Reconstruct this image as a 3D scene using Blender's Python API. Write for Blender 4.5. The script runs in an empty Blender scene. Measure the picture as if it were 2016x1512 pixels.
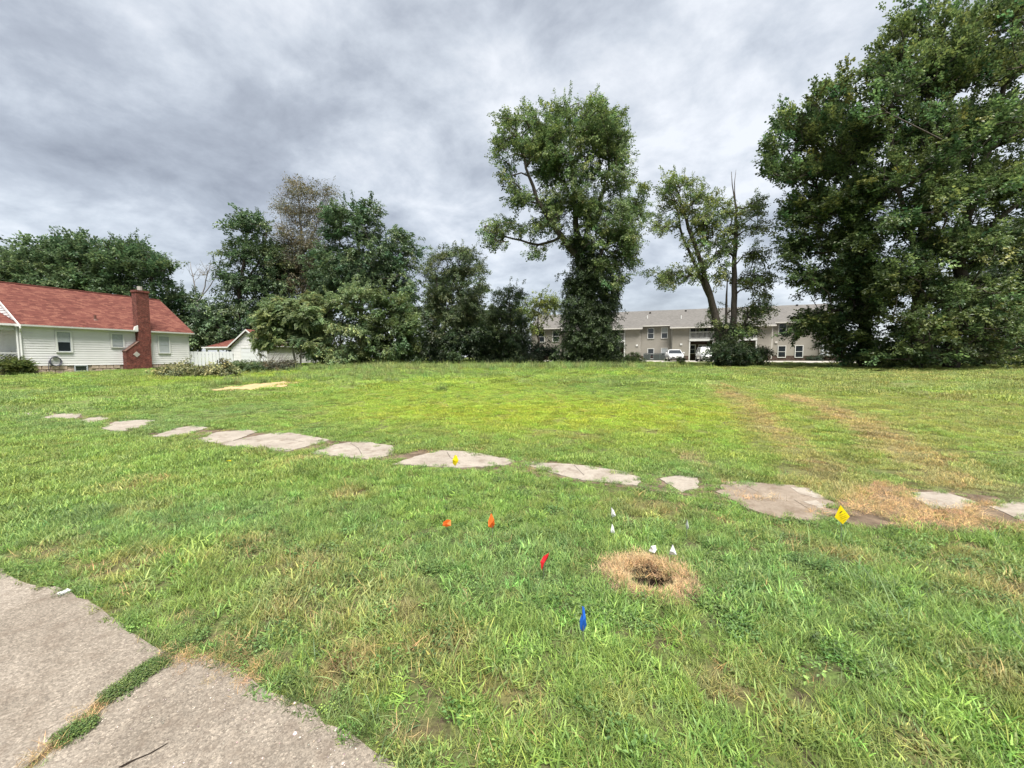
import bpy, bmesh, math, random
import numpy as np
from mathutils import Vector, Matrix

random.seed(7)
RNG = np.random.default_rng(11)
scene = bpy.context.scene
C = scene.collection

# ------------------------------------------------------------------ camera
FPX, CX, CY, HOR = 770.0, 1008.0, 756.0, 703.0
PITCH = math.atan((CY - HOR) / FPX)
CAMH = 1.6
cam_d = bpy.data.cameras.new('camera')
cam_d.sensor_width = 36.0
cam_d.lens = 36.0 * FPX / 2016.0
cam_d.clip_start = 0.05
cam_d.clip_end = 6000
cam = bpy.data.objects.new('camera', cam_d)
C.objects.link(cam)
cam.location = (0, 0, CAMH)
cam.rotation_euler = (math.radians(90) - PITCH, 0, 0)
scene.camera = cam

# ------------------------------------------------------------------ sky, sun, exposure
EXPO = 3.0
SUN_EL, SUN_AZ = math.radians(65), math.radians(164)     # azimuth clockwise from +Y (behind the camera, to the right)
scene.view_settings.view_transform = 'Standard'
scene.view_settings.look = 'None'
scene.view_settings.gamma = 1.0
scene.view_settings.exposure = EXPO
scene.view_settings.use_curve_mapping = False
scene.render.engine = 'CYCLES'
scene.cycles.max_bounces = 5
scene.cycles.diffuse_bounces = 3
scene.cycles.glossy_bounces = 2
scene.cycles.transmission_bounces = 3

world = bpy.data.worlds.new('World')
scene.world = world
world.use_nodes = True


def build_world():
    nt = world.node_tree
    N, L = nt.nodes, nt.links
    N.clear()
    out = N.new('ShaderNodeOutputWorld')
    bg = N.new('ShaderNodeBackground')
    bg.inputs['Strength'].default_value = 0.1
    sky = N.new('ShaderNodeTexSky')
    sky.sky_type = 'NISHITA'
    sky.sun_disc = False
    sky.sun_elevation = SUN_EL
    sky.sun_rotation = SUN_AZ
    tc = N.new('ShaderNodeTexCoord')
    sep = N.new('ShaderNodeSeparateXYZ')
    L.new(tc.outputs['Generated'], sep.inputs[0])

    def math_(op, a, b=None, clamp=False):
        m = N.new('ShaderNodeMath'); m.operation = op; m.use_clamp = clamp
        for i, v in enumerate((a, b)):
            if v is None: continue
            if isinstance(v, (int, float)): m.inputs[i].default_value = v
            else: L.new(v, m.inputs[i])
        return m.outputs[0]
    zz = math_('ADD', math_('MAXIMUM', sep.outputs[2], 0.0), 0.30)
    u = math_('DIVIDE', sep.outputs[0], zz)
    v = math_('DIVIDE', sep.outputs[1], zz)
    comb = N.new('ShaderNodeCombineXYZ')
    L.new(u, comb.inputs[0]); L.new(v, comb.inputs[1])

    def noise(scale, detail, rough, dist, loc, rot=0.0, sc=(1, 1, 1)):
        mp = N.new('ShaderNodeMapping')
        mp.inputs['Location'].default_value = loc
        mp.inputs['Rotation'].default_value = (0, 0, rot)
        mp.inputs['Scale'].default_value = sc
        L.new(comb.outputs[0], mp.inputs[0])
        n = N.new('ShaderNodeTexNoise')
        n.inputs['Scale'].default_value = scale
        n.inputs['Detail'].default_value = detail
        n.inputs['Roughness'].default_value = rough
        n.inputs['Distortion'].default_value = dist
        L.new(mp.outputs[0], n.inputs['Vector'])
        return n.outputs[0]
    big = noise(0.75, 2, 0.45, 0.35, (11.9, 0.4, 0), 0.6, (1, 1.4, 1))
    mid = noise(3.4, 8, 0.60, 0.15, (10.7, 8.1, 0), 0.6, (1.0, 1.05, 1))
    tot = math_('ADD', math_('MULTIPLY', big, 0.5), math_('MULTIPLY', mid, 0.5))
    ramp = N.new('ShaderNodeValToRGB')
    els = ramp.color_ramp.elements
    els[0].position, els[0].color = 0.34, (0.275, 0.292, 0.332, 1)
    els[1].position, els[1].color = 0.615, (0.90, 0.925, 0.96, 1)
    e = els.new(0.46); e.color = (0.465, 0.500, 0.555, 1)
    e = els.new(0.53); e.color = (0.645, 0.687, 0.742, 1)
    L.new(tot, ramp.inputs[0])
    sc = N.new('ShaderNodeVectorMath'); sc.operation = 'SCALE'
    sc.inputs['Scale'].default_value = 10.0 / (2 ** EXPO)
    hz = N.new('ShaderNodeMix'); hz.data_type = 'RGBA'          # thicker, paler air towards the horizon, all round
    L.new(math_('MULTIPLY', math_('POWER', math_('SUBTRACT', 1.0, math_('MAXIMUM', sep.outputs[2], 0.0)), 7.0), 0.55), hz.inputs[0])
    L.new(ramp.outputs[0], hz.inputs[6]); hz.inputs[7].default_value = (0.74, 0.78, 0.84, 1)
    L.new(hz.outputs[2], sc.inputs[0])
    mix = N.new('ShaderNodeMix'); mix.data_type = 'RGBA'
    mix.inputs[0].default_value = 0.96
    L.new(sky.outputs[0], mix.inputs[6]); L.new(sc.outputs[0], mix.inputs[7])
    L.new(mix.outputs[2], bg.inputs['Color'])
    L.new(bg.outputs[0], out.inputs[0])


build_world()
sun_d = bpy.data.lights.new('sun', 'SUN')
sun_d.energy = 1.5
sun_d.angle = math.radians(34)
sun_d.color = (1.0, 0.965, 0.90)
sun = bpy.data.objects.new('sun', sun_d)
C.objects.link(sun)
_d = Vector((math.sin(SUN_AZ) * math.cos(SUN_EL), math.cos(SUN_AZ) * math.cos(SUN_EL), math.sin(SUN_EL)))
sun.rotation_euler = _d.to_track_quat('Z', 'Y').to_euler()
sun.location = (0, -20, 60)

# ------------------------------------------------------------------ pixel helpers, terrain
SN = Vector((0.36, 0.933)).normalized()      # away from the street
SD = Vector((-SN.y, SN.x))                   # along the street, to the left


def ray(px, py):
    a, b = (px - CX) / FPX, -(py - CY) / FPX
    cp, sp = math.cos(PITCH), math.sin(PITCH)
    return Vector((a, b * sp + cp, b * cp - sp))


def at(px, py, Y):
    d = ray(px, py)
    return Vector((0, 0, CAMH)) + d * (Y / d.y)


_HV = np.array([-60, 5.0, 8.5, 12, 20, 34, 60, 80, 140, 400])
_HZ = np.array([0, 0.0, 0.15, .36, .62, .78, 1.12, 1.2, 1.2, 1.2])


def hgt(x, y):
    v = SN.x * np.asarray(x, float) + SN.y * np.asarray(y, float)
    o = 0
    for k in (-1.2, -.6, 0, .6, 1.2):
        o = o + np.interp(v + k, _HV, _HZ)
    return o / 5


def h1(x, y): return float(hgt(x, y))


def G(px, py, up=0.0):
    d = ray(px, py); o = Vector((0, 0, CAMH)); t = 1.0
    for _ in range(60):
        p = o + d * t
        z = h1(p.x, p.y) + up
        if d.z >= -1e-4: break
        t += 0.7 * ((z - p.z) / d.z)
        t = min(max(t, .2), 80)
    p = o + d * t
    return Vector((p.x, p.y, h1(p.x, p.y)))


def vnoise(x, y, scale, seed):
    r = np.random.default_rng(seed).random((257, 257))
    fx, fy = np.asarray(x) / scale + 71.3, np.asarray(y) / scale + 33.7
    ix, iy = np.floor(fx).astype(int), np.floor(fy).astype(int)
    tx, ty = fx - ix, fy - iy
    tx, ty = tx * tx * (3 - 2 * tx), ty * ty * (3 - 2 * ty)
    g = lambda a, b: r[a % 257, b % 257]
    return (g(ix, iy) * (1 - tx) + g(ix + 1, iy) * tx) * (1 - ty) + (g(ix, iy + 1) * (1 - tx) + g(ix + 1, iy + 1) * tx) * ty


def fbm(x, y, scale, seed):
    return (vnoise(x, y, scale, seed) + .5 * vnoise(x, y, scale / 2.1, seed + 1) + .25 * vnoise(x, y, scale / 4.3, seed + 2)) / 1.75


def in_poly(x, y, poly):
    x, y = np.asarray(x), np.asarray(y)
    ins = np.zeros(x.shape, bool)
    n = len(poly)
    for i in range(n):
        x0, y0 = poly[i][0], poly[i][1]
        x1, y1 = poly[(i + 1) % n][0], poly[(i + 1) % n][1]
        c = ((y0 > y) != (y1 > y)) & (x < (x1 - x0) * (y - y0) / (y1 - y0 + 1e-12) + x0)
        ins ^= c
    return ins


def seg_dist(x, y, pts, closed=False):
    d = np.full(np.shape(x), 1e9)
    m = len(pts)
    for i in range(m if closed else m - 1):
        ax, ay = pts[i][0], pts[i][1]; bx, by = pts[(i + 1) % m][0], pts[(i + 1) % m][1]
        vx, vy = bx - ax, by - ay
        t = np.clip(((x - ax) * vx + (y - ay) * vy) / (vx * vx + vy * vy + 1e-12), 0, 1)
        d = np.minimum(d, np.hypot(x - ax - t * vx, y - ay - t * vy))
    return d


# ------------------------------------------------------------------ mesh helpers
class MB:
    def __init__(s): s.v, s.f = [], []

    def add(s, vs, fs):
        o = len(s.v); s.v += [tuple(p) for p in vs]; s.f += [tuple(i + o for i in f) for f in fs]; return s

    def box(s, x0, x1, y0, y1, z0, z1):
        vs = [(x0, y0, z0), (x1, y0, z0), (x1, y1, z0), (x0, y1, z0), (x0, y0, z1), (x1, y0, z1), (x1, y1, z1), (x0, y1, z1)]
        return s.add(vs, [(3, 2, 1, 0), (4, 5, 6, 7), (0, 1, 5, 4), (1, 2, 6, 5), (2, 3, 7, 6), (3, 0, 4, 7)])

    def prism(s, poly, axis, a0, a1):
        """poly of 2-D points extruded along axis ('x','y','z') from a0 to a1"""
        n = len(poly); mk = {'x': lambda p, a: (a, p[0], p[1]), 'y': lambda p, a: (p[0], a, p[1]), 'z': lambda p, a: (p[0], p[1], a)}[axis]
        vs = [mk(p, a0) for p in poly] + [mk(p, a1) for p in poly]
        fs = [tuple(range(n))[::-1], tuple(range(n, 2 * n))] + [(i, (i + 1) % n, n + (i + 1) % n, n + i) for i in range(n)]
        return s.add(vs, fs)

    def tube(s, pts, rads, n=6, cap=True):
        pts = [Vector(p) for p in pts]; o = len(s.v); prev = None
        for i, p in enumerate(pts):
            d = (pts[min(i + 1, len(pts) - 1)] - pts[max(i - 1, 0)])
            d = d.normalized() if d.length > 1e-9 else Vector((0, 0, 1))
            if prev is None:
                a = d.cross(Vector((0.31, 0.77, 0.55))); a = a.normalized() if a.length > 1e-6 else Vector((1, 0, 0))
            else:
                a = prev - d * prev.dot(d); a = a.normalized() if a.length > 1e-6 else d.orthogonal().normalized()
            prev = a; b = d.cross(a); r = rads[i] if hasattr(rads, '__len__') else rads
            for k in range(n):
                t = 2 * math.pi * k / n
                s.v.append(tuple(p + a * (math.cos(t) * r) + b * (math.sin(t) * r)))
        for i in range(len(pts) - 1):
            for k in range(n):
                s.f.append((o + i * n + k, o + i * n + (k + 1) % n, o + (i + 1) * n + (k + 1) % n, o + (i + 1) * n + k))
        if cap:
            s.f.append(tuple(o + k for k in range(n))[::-1])
            s.f.append(tuple(o + (len(pts) - 1) * n + k for k in range(n)))
        return s

    def build(s, name, mat, parent=None, smooth=False):
        me = bpy.data.meshes.new(name)
        me.from_pydata(s.v, [], s.f)
        bm = bmesh.new(); bm.from_mesh(me)
        bmesh.ops.recalc_face_normals(bm, faces=bm.faces); bm.to_mesh(me); bm.free()
        if smooth:
            me.polygons.foreach_set('use_smooth', [True] * len(me.polygons))
        if mat: me.materials.append(mat)
        o = bpy.data.objects.new(name, me); C.objects.link(o)
        if parent: o.parent = parent
        return o


def tag(o, label=None, cat=None, group=None, kind=None):
    if label: o['label'] = label
    if cat: o['category'] = cat
    if group: o['group'] = group
    if kind: o['kind'] = kind
    return o


def thing(name, label, cat, loc=(0, 0, 0), rz=0.0, group=None):
    o = bpy.data.objects.new(name, None); C.objects.link(o)
    o.empty_display_size = .2
    o.location = loc; o.rotation_euler = (0, 0, rz)
    return tag(o, label, cat, group)


def inst(src, parent=None, loc=None, rot=None, scale=None):
    o = src.copy(); C.objects.link(o)
    if parent: o.parent = parent
    if loc is not None: o.location = loc
    if rot is not None: o.rotation_euler = rot
    if scale is not None: o.scale = scale
    return o


# ------------------------------------------------------------------ materials
MATS = {}


class NT:
    def __init__(s, name):
        s.m = bpy.data.materials.new(name); s.m.use_nodes = True
        s.N, s.L = s.m.node_tree.nodes, s.m.node_tree.links
        s.b = s.N['Principled BSDF']; s.out = s.N['Material Output']
        MATS[name] = s.m

    def n(s, t, **kw):
        q = s.N.new(t)
        for k, v in kw.items(): setattr(q, k, v)
        return q

    def coord(s, kind='Object', scale=(1, 1, 1)):
        tc = s.n('ShaderNodeTexCoord'); mp = s.n('ShaderNodeMapping')
        mp.inputs['Scale'].default_value = scale
        s.L.new(tc.outputs[kind], mp.inputs[0]); return mp.outputs[0]

    def noise(s, vec, scale, detail=4, rough=.55, dist=0):
        q = s.n('ShaderNodeTexNoise')
        q.inputs['Scale'].default_value = scale; q.inputs['Detail'].default_value = detail
        q.inputs['Roughness'].default_value = rough; q.inputs['Distortion'].default_value = dist
        if vec: s.L.new(vec, q.inputs['Vector'])
        return q.outputs[0]

    def ramp(s, fac, stops):
        r = s.n('ShaderNodeValToRGB'); e = r.color_ramp.elements
        while len(e) < len(stops): e.new(.5)
        for i, (p, c) in enumerate(stops): e[i].position = p; e[i].color = (*c, 1)
        s.L.new(fac, r.inputs[0]); return r.outputs[0]

    def mix(s, fac, a, b, mode='MIX'):
        q = s.n('ShaderNodeMix', data_type='RGBA', blend_type=mode)
        for i, v in ((0, fac), (6, a), (7, b)):
            if isinstance(v, (int, float)): q.inputs[i].default_value = v
            elif isinstance(v, tuple): q.inputs[i].default_value = (*v, 1)
            else: s.L.new(v, q.inputs[i])
        return q.outputs[2]

    def bump(s, h, strength=.3, dist=.02):
        q = s.n('ShaderNodeBump'); q.inputs['Strength'].default_value = strength; q.inputs['Distance'].default_value = dist
        s.L.new(h, q.inputs['Height']); s.L.new(q.outputs[0], s.b.inputs['Normal'])

    def set(s, col=None, rough=.7, spec=.3, metal=0):
        if col is not None:
            if isinstance(col, tuple): s.b.inputs['Base Color'].default_value = (*col, 1)
            else: s.L.new(col, s.b.inputs['Base Color'])
        s.b.inputs['Roughness'].default_value = rough
        s.b.inputs['Specular IOR Level'].default_value = spec
        s.b.inputs['Metallic'].default_value = metal
        return s.m


def simple(name, col, rough=.7, spec=.3, var=.12, scale=3.0, metal=0, bump=0.0):
    t = NT(name); v = t.coord()
    n = t.noise(v, scale, 5, .6)
    lo = tuple(max(0, c * (1 - var)) for c in col); hi = tuple(min(1, c * (1 + var)) for c in col)
    c = t.ramp(n, [(.3, lo), (.7, hi)])
    if bump: t.bump(t.noise(v, scale * 12, 4), bump, .01)
    return t.set(c, rough, spec, metal)


def leaf_material(name, trans=.35, rough=.5, spec=.35, instancer=True):
    """colour comes from the per-plant 'tint', varied from leaf to leaf by 'bv'"""
    t = NT(name)
    a = t.n('ShaderNodeAttribute', attribute_type='INSTANCER' if instancer else 'GEOMETRY', attribute_name='tint')
    b = t.n('ShaderNodeAttribute', attribute_type='GEOMETRY', attribute_name='bv')
    k = t.ramp(b.outputs['Fac'], [(0, (.42, .48, .42)), (.5, (1, 1, 1)), (1, (1.9, 1.65, 1.45))])
    c = t.mix(1.0, a.outputs['Color'], k, 'MULTIPLY')
    t.set(c, rough, spec)
    tr = t.n('ShaderNodeBsdfTranslucent'); t.L.new(c, tr.inputs[0])
    ms = t.n('ShaderNodeMixShader'); ms.inputs[0].default_value = trans
    t.L.new(t.b.outputs[0], ms.inputs[1]); t.L.new(tr.outputs[0], ms.inputs[2]); t.L.new(ms.outputs[0], t.out.inputs[0])
    return t.m


M_leaf = leaf_material('leaf', .42, .45, .4)
M_grass = leaf_material('grass_blade', .45, .5, .3)
M_straw = leaf_material('straw', .15, .7, .2)


def mk_bark(name, lo, hi):
    t = NT(name); v = t.coord('Object', (6, 6, 1.2)); n = t.noise(v, 2.5, 6, .65, .4)
    c = t.ramp(n, [(.32, lo), (.68, hi)]); t.bump(n, .6, .05); return t.set(c, .9, .15)


M_bark = mk_bark('bark', (.030, .025, .020), (.095, .080, .066))
M_bark_pale = mk_bark('pale_bark', (.16, .15, .13), (.34, .32, .28))
M_bark_grey = mk_bark('grey_dead_wood', (.11, .10, .095), (.24, .225, .21))


def mk_ground():
    t = NT('lawn_soil'); v = t.coord()
    a = t.n('ShaderNodeAttribute', attribute_type='GEOMETRY', attribute_name='tint')
    n = t.noise(v, 9, 8, .7); n2 = t.noise(v, 60, 4, .6)
    c = t.mix(t.ramp(n, [(.35, (0, 0, 0)), (.65, (1, 1, 1))]), (.055, .042, .028), a.outputs['Color'])
    c = t.mix(.5, c, t.ramp(n2, [(.3, (.3, .3, .3)), (.7, (1.5, 1.5, 1.5))]), 'MULTIPLY')
    t.bump(n2, .7, .02); return t.set(c, .95, .1)


M_ground = mk_ground()


def mk_pavement():
    t = NT('old_aggregate_paving'); v = t.coord()
    vo = t.n('ShaderNodeTexVoronoi'); vo.inputs['Scale'].default_value = 120; t.L.new(v, vo.inputs['Vector'])
    vo2 = t.n('ShaderNodeTexVoronoi'); vo2.inputs['Scale'].default_value = 260; t.L.new(v, vo2.inputs['Vector'])
    big = t.noise(v, 1.3, 8, .68, .4); md = t.noise(v, 7, 8, .75)
    base = t.ramp(big, [(.3, (.128, .112, .093)), (.5, (.175, .155, .131)), (.72, (.225, .203, .176))])
    sep = t.n('ShaderNodeSeparateColor'); t.L.new(vo.outputs['Color'], sep.inputs[0])
    st = t.ramp(sep.outputs[0], [(0, (.62, .59, .57)), (.45, (.93, .91, .89)), (.8, (1.08, 1.05, 1.02)), (1, (1.45, 1.42, 1.38))])
    c = t.mix(.85, base, st, 'MULTIPLY')
    sep2 = t.n('ShaderNodeSeparateColor'); t.L.new(vo2.outputs['Color'], sep2.inputs[0])
    c = t.mix(.5, c, t.ramp(sep2.outputs[0], [(0, (.5, .5, .5)), (1, (1.45, 1.4, 1.35))]), 'MULTIPLY')
    c = t.mix(t.ramp(md, [(.5, (0, 0, 0)), (.68, (.7, .7, .7))]), c, (.10, .078, .060))
    t.bump(t.noise(v, 170, 4, .7), .30, .004); return t.set(c, .92, .2)


M_pave = mk_pavement()


def mk_concrete(name, lo, hi, dirt):
    t = NT(name); v = t.coord()
    n = t.noise(v, 2.2, 7, .65); n2 = t.noise(v, 40, 4, .6); n3 = t.noise(v, 5, 8, .7, .6)
    c = t.ramp(n, [(.3, lo), (.7, hi)])
    c = t.mix(.4, c, t.ramp(n2, [(.3, (.6, .6, .6)), (.7, (1.35, 1.35, 1.35))]), 'MULTIPLY')
    c = t.mix(t.ramp(n3, [(.5, (0, 0, 0)), (.68, (dirt, dirt, dirt))]), c, (.115, .085, .062))
    t.bump(n2, .35, .006); return t.set(c, .9, .2)


M_slab = mk_concrete('weathered_concrete', (.190, .165, .138), (.265, .236, .200), .7)
M_dirtslab = mk_concrete('dirt_covered_concrete', (.120, .094, .070), (.215, .178, .142), .9)
M_conc = mk_concrete('pale_concrete', (.27, .25, .22), (.34, .32, .29), .15)
M_soil = simple('bare_soil', (.105, .078, .056), .95, .1, .45, 7, bump=.6)
M_sand = simple('sand', (.32, .235, .125), .95, .1, .18, 3, bump=.3)
M_hole = simple('hole_soil', (.02, .015, .012), 1, .05, .4, 9, bump=.5)

# ------------------------------------------------------------------ scatter (leaves, grass blades)
_src = {}


def np_mesh(name, V, F, bv=None, mat=None):
    me = bpy.data.meshes.new(name)
    me.from_pydata([tuple(p) for p in V], [], [tuple(f) for f in F])
    if bv is not None:
        at_ = me.attributes.new('bv', 'FLOAT', 'POINT'); at_.data.foreach_set('value', np.asarray(bv, np.float32))
    if mat: me.materials.append(mat)
    return me


def src_obj(name, V, F, bv, mat):
    me = np_mesh(name, V, F, bv, mat)
    return bpy.data.objects.new(name, me)        # only a shape to be scattered; never placed itself


def scatter_tree(key, sources):
    if key in _src: return _src[key]
    ng = bpy.data.node_groups.new(key, 'GeometryNodeTree')
    ng.interface.new_socket('Geometry', in_out='INPUT', socket_type='NodeSocketGeometry')
    ng.interface.new_socket('Geometry', in_out='OUTPUT', socket_type='NodeSocketGeometry')
    N, L = ng.nodes, ng.links
    gi, go = N.new('NodeGroupInput'), N.new('NodeGroupOutput')
    iop = N.new('GeometryNodeInstanceOnPoints')
    jn = N.new('GeometryNodeJoinGeometry')
    for s in sources:
        oi = N.new('GeometryNodeObjectInfo'); oi.inputs['Object'].default_value = s
        g2 = N.new('GeometryNodeGeometryToInstance')
        L.new(oi.outputs['Geometry'], g2.inputs[0]); L.new(g2.outputs[0], jn.inputs[0])

    def na(name, typ):
        q = N.new('GeometryNodeInputNamedAttribute'); q.data_type = typ; q.inputs['Name'].default_value = name
        return q.outputs[0]
    L.new(gi.outputs[0], iop.inputs['Points']); L.new(jn.outputs[0], iop.inputs['Instance'])
    iop.inputs['Pick Instance'].default_value = True
    L.new(na('idx', 'INT'), iop.inputs['Instance Index'])
    L.new(na('rot', 'FLOAT_VECTOR'), iop.inputs['Rotation'])
    L.new(na('scl', 'FLOAT'), iop.inputs['Scale'])
    L.new(iop.outputs[0], go.inputs[0])
    _src[key] = ng
    return ng


def scatter(name, key, sources, P, R, S, T, parent=None, mat=None):
    P = np.asarray(P, np.float32); n = len(P)
    me = bpy.data.meshes.new(name); me.vertices.add(n)
    me.vertices.foreach_set('co', P.ravel())
    a = me.attributes.new('rot', 'FLOAT_VECTOR', 'POINT'); a.data.foreach_set('vector', np.asarray(R, np.float32).ravel())
    a = me.attributes.new('scl', 'FLOAT', 'POINT'); a.data.foreach_set('value', np.asarray(S, np.float32))
    a = me.attributes.new('idx', 'INT', 'POINT'); a.data.foreach_set('value', RNG.integers(0, len(sources), n).astype(np.int32))
    a = me.attributes.new('tint', 'FLOAT_COLOR', 'POINT')
    T4 = np.ones((n, 4), np.float32); T4[:, :3] = T; a.data.foreach_set('color', T4.ravel())
    if mat: me.materials.append(mat)
    o = bpy.data.objects.new(name, me); C.objects.link(o)
    if parent: o.parent = parent
    md = o.modifiers.new('scatter', 'NODES'); md.node_group = scatter_tree(key, sources)
    return o


def blades(n, rad, lmin, lmax, wid, lean, seed, mat, name, seg=3, curl=.9, dry=.06, wjit=.35):
    r = np.random.default_rng(seed); V, F, B = [], [], []
    for _ in range(n):
        q = rad * math.sqrt(r.random()); t = r.random() * 2 * math.pi
        bx, by = q * math.cos(t), q * math.sin(t)
        az = r.random() * 2 * math.pi; ln = lmin + (lmax - lmin) * r.random() ** 1.4
        w = wid * (1 + wjit * (r.random() * 2 - 1)); th = lean * (.25 + .9 * r.random()); cu = curl * (.3 + r.random())
        dx, dy = math.cos(az), math.sin(az); tw = az + math.pi / 2 + r.normal(0, .35); sx, sy = math.cos(tw), math.sin(tw)
        x, y, z = bx, by, -.004; o = len(V); bvv = r.random() * .8 + (.2 if r.random() < .3 else 0)
        for k in range(seg + 1):
            f = k / seg; ww = w * (1 - f ** 1.8) * (.75 + .5 * f if f < .5 else 1.0) * .5
            if k < seg:
                V += [(x - sx * ww, y - sy * ww, z), (x + sx * ww, y + sy * ww, z)]; B += [bvv, bvv]
            else:
                V.append((x, y, z)); B.append(bvv)
            a = th + cu * f; st = ln / seg
            x += dx * math.sin(a) * st; y += dy * math.sin(a) * st; z += math.cos(a) * st
        for k in range(seg - 1): F.append((o + 2 * k, o + 2 * k + 1, o + 2 * k + 3, o + 2 * k + 2))
        F.append((o + 2 * seg - 2, o + 2 * seg - 1, o + 2 * seg))
    return src_obj(name, V, F, B, mat)


def weed_src(n, rad, leaf, stem, seed, name, mat, height=.05):
    """low broad-leaved weed: small oval leaves on short stalks"""
    r = np.random.default_rng(seed); V, F, B = [], [], []
    for _ in range(n):
        q = rad * math.sqrt(r.random()); t = r.random() * 2 * math.pi
        p = Vector((q * math.cos(t), q * math.sin(t), height * (.3 + .9 * r.random())))
        az = r.random() * 2 * math.pi; d = Vector((math.cos(az), math.sin(az), r.normal(.15, .35))).normalized()
        s = d.cross(Vector((0, 0, 1))).normalized(); u = s.cross(d); l = leaf * (.6 + .8 * r.random()); w = l * .32; b = r.random()
        o = len(V)
        V += [p, p + d * l * .45 + s * w + u * .15 * w, p + d * l - Vector((0, 0, l * .2)), p + d * l * .45 - s * w + u * .15 * w]
        F += [(o, o + 1, o + 2), (o, o + 2, o + 3)]; B += [b] * 4
        if stem:
            o = len(V); V += [(p.x - .001, p.y, 0), (p.x + .001, p.y, 0), p]; F.append((o, o + 1, o + 2)); B += [b * .6] * 3
    return src_obj(name, V, F, B, mat)


def sprig_src(kind, seed, name):
    """a twig with its leaves, pointing along +X"""
    r = np.random.default_rng(seed); V, F, B = [], [], []

    def leaf(p, d, up, L, W, b):
        d = d.normalized(); s = d.cross(up); s = s.normalized() if s.length > 1e-5 else Vector((0, 1, 0)); u = s.cross(d)
        o = len(V)
        V.extend([p, p + d * L * .38 + s * W + u * W * .28, p + d * L * .75 + s * W * .55, p + d * L - u * L * .12,
                  p + d * L * .75 - s * W * .55, p + d * L * .38 - s * W + u * W * .28])
        F.extend([(o, o + 1, o + 2, o + 3), (o, o + 3, o + 4, o + 5)]); B.extend([b] * 6)
    if kind in ('broad', 'small'):
        L0, n, ln = (.150, 24, .55) if kind == 'broad' else (.105, 30, .50)
        for i in range(n):
            f = (i + .5) / n; p = Vector((ln * f, r.normal(0, .085), r.normal(0, .065) - .06 * f * f))
            az = r.normal(0, 1.0) if f < .85 else r.normal(0, .4)
            d = Vector((math.cos(az), math.sin(az), r.normal(-.28, .35)))
            up = Vector((r.normal(0, .45), r.normal(0, .45), 1)).normalized()
            leaf(p, d, up, L0 * (.7 + .55 * r.random()), L0 * .36 * (.8 + .4 * r.random()), r.random())
    elif kind == 'frond':
        for k in range(4):
            az = r.normal(0, .85); el = r.normal(.25, .3); ln = .5 * (.7 + .5 * r.random()); nl = 8
            for i in range(nl):
                f = (i + .8) / nl
                p = Vector((math.cos(az) * ln * f, math.sin(az) * ln * f, ln * f * math.sin(el) - .32 * ln * f * f * 1.4))
                for sgn in (-1, 1):
                    a2 = az + sgn * 1.05; b = r.random()
                    leaf(p, Vector((math.cos(a2), math.sin(a2), -.35 + r.normal(0, .12))), Vector((r.normal(0, .2), r.normal(0, .2), 1)).normalized(), .135 * (1.1 - .45 * f), .026, b)
    elif kind == 'twiggy':
        for i in range(5):
            f = (i + .5) / 5; p = Vector((.4 * f, r.normal(0, .08), r.normal(0, .06)))
            leaf(p, Vector((r.normal(.6, .5), r.normal(0, .7), r.normal(-.2, .4))), Vector((r.normal(0, .5), r.normal(0, .5), 1)).normalized(), .13 * (.7 + .5 * r.random()), .04, r.random())
        o = len(V); V.extend([(0, -.004, 0), (0, .004, 0), (.45, 0, .04)]); F.append((o, o + 1, o + 2)); B.extend([.1] * 3)
    return src_obj(name, V, F, B, M_leaf)


SPRIG = {k: [sprig_src(k, 50 + 7 * i + j, 'sprig') for j in range(3)] for i, k in enumerate(('broad', 'small', 'frond', 'twiggy'))}

# ------------------------------------------------------------------ ground layout taken from the photograph
def polyg(pts, near_up=0.0):
    cy = sum(p[1] for p in pts) / len(pts)
    return [G(px, py, near_up if py > cy else 0.0) for px, py in pts]


SLAB_PX = [
    [(20, 814), (48, 811.5), (82, 812.5), (60, 815)],
    [(80, 820), (118, 815), (160, 816), (148, 820.5)],
    [(155, 826), (187, 821), (218, 824), (182, 829)],
    [(203, 839), (228, 832), (272, 828), (302, 829), (276, 837), (231, 846)],
    [(303, 855), (348, 844), (381, 840), (407, 843), (374, 849), (338, 855.5)],
    [(389, 863), (428, 853), (484, 848), (504, 851), (461, 862), (437, 868)],
    [(438, 872), (492, 863), (536, 855), (571, 854), (641, 867), (563, 884), (516, 880)],
    [(617, 889), (669, 876), (710, 870), (771, 880), (768, 891), (727, 900)],
    [(783, 910), (831, 899), (872, 889), (923, 891), (1005, 903), (988, 911), (898, 917)],
    [(1043, 918), (1061, 913), (1148, 918), (1216, 929), (1254, 936), (1246, 951), (1136, 939)],
    [(1301, 945), (1335, 938), (1372, 944), (1372, 955), (1343, 964)],
    [(1421, 972), (1432, 952), (1500, 954), (1560, 959), (1632, 984), (1640, 1003), (1596, 1018), (1547, 1016), (1476, 995)],
    [(1788, 976), (1812, 971), (1853, 970), (1917, 984), (1890, 998), (1843, 998)],
    [(1955, 1001), (1996, 991), (2060, 996), (2090, 1018), (2020, 1022)],
]
SLABS = []
for _p in SLAB_PX:
    _q = polyg(_p, .05 if len(SLABS) < 6 else .035); _c = sum(_q, Vector()) / len(_q); _o = []
    for _v in _q:                                  # slabs run a little way under the grass at both ends
        _d = _v - _c; _a = _d.x * SD.x + _d.y * SD.y; _b = _d.x * SN.x + _d.y * SN.y
        _a *= 1.10; _b *= 1.06; _o.append(Vector((_c.x + SD.x * _a + SN.x * _b, _c.y + SD.y * _a + SN.y * _b, _v.z)))
    SLABS.append(_o)
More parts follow.
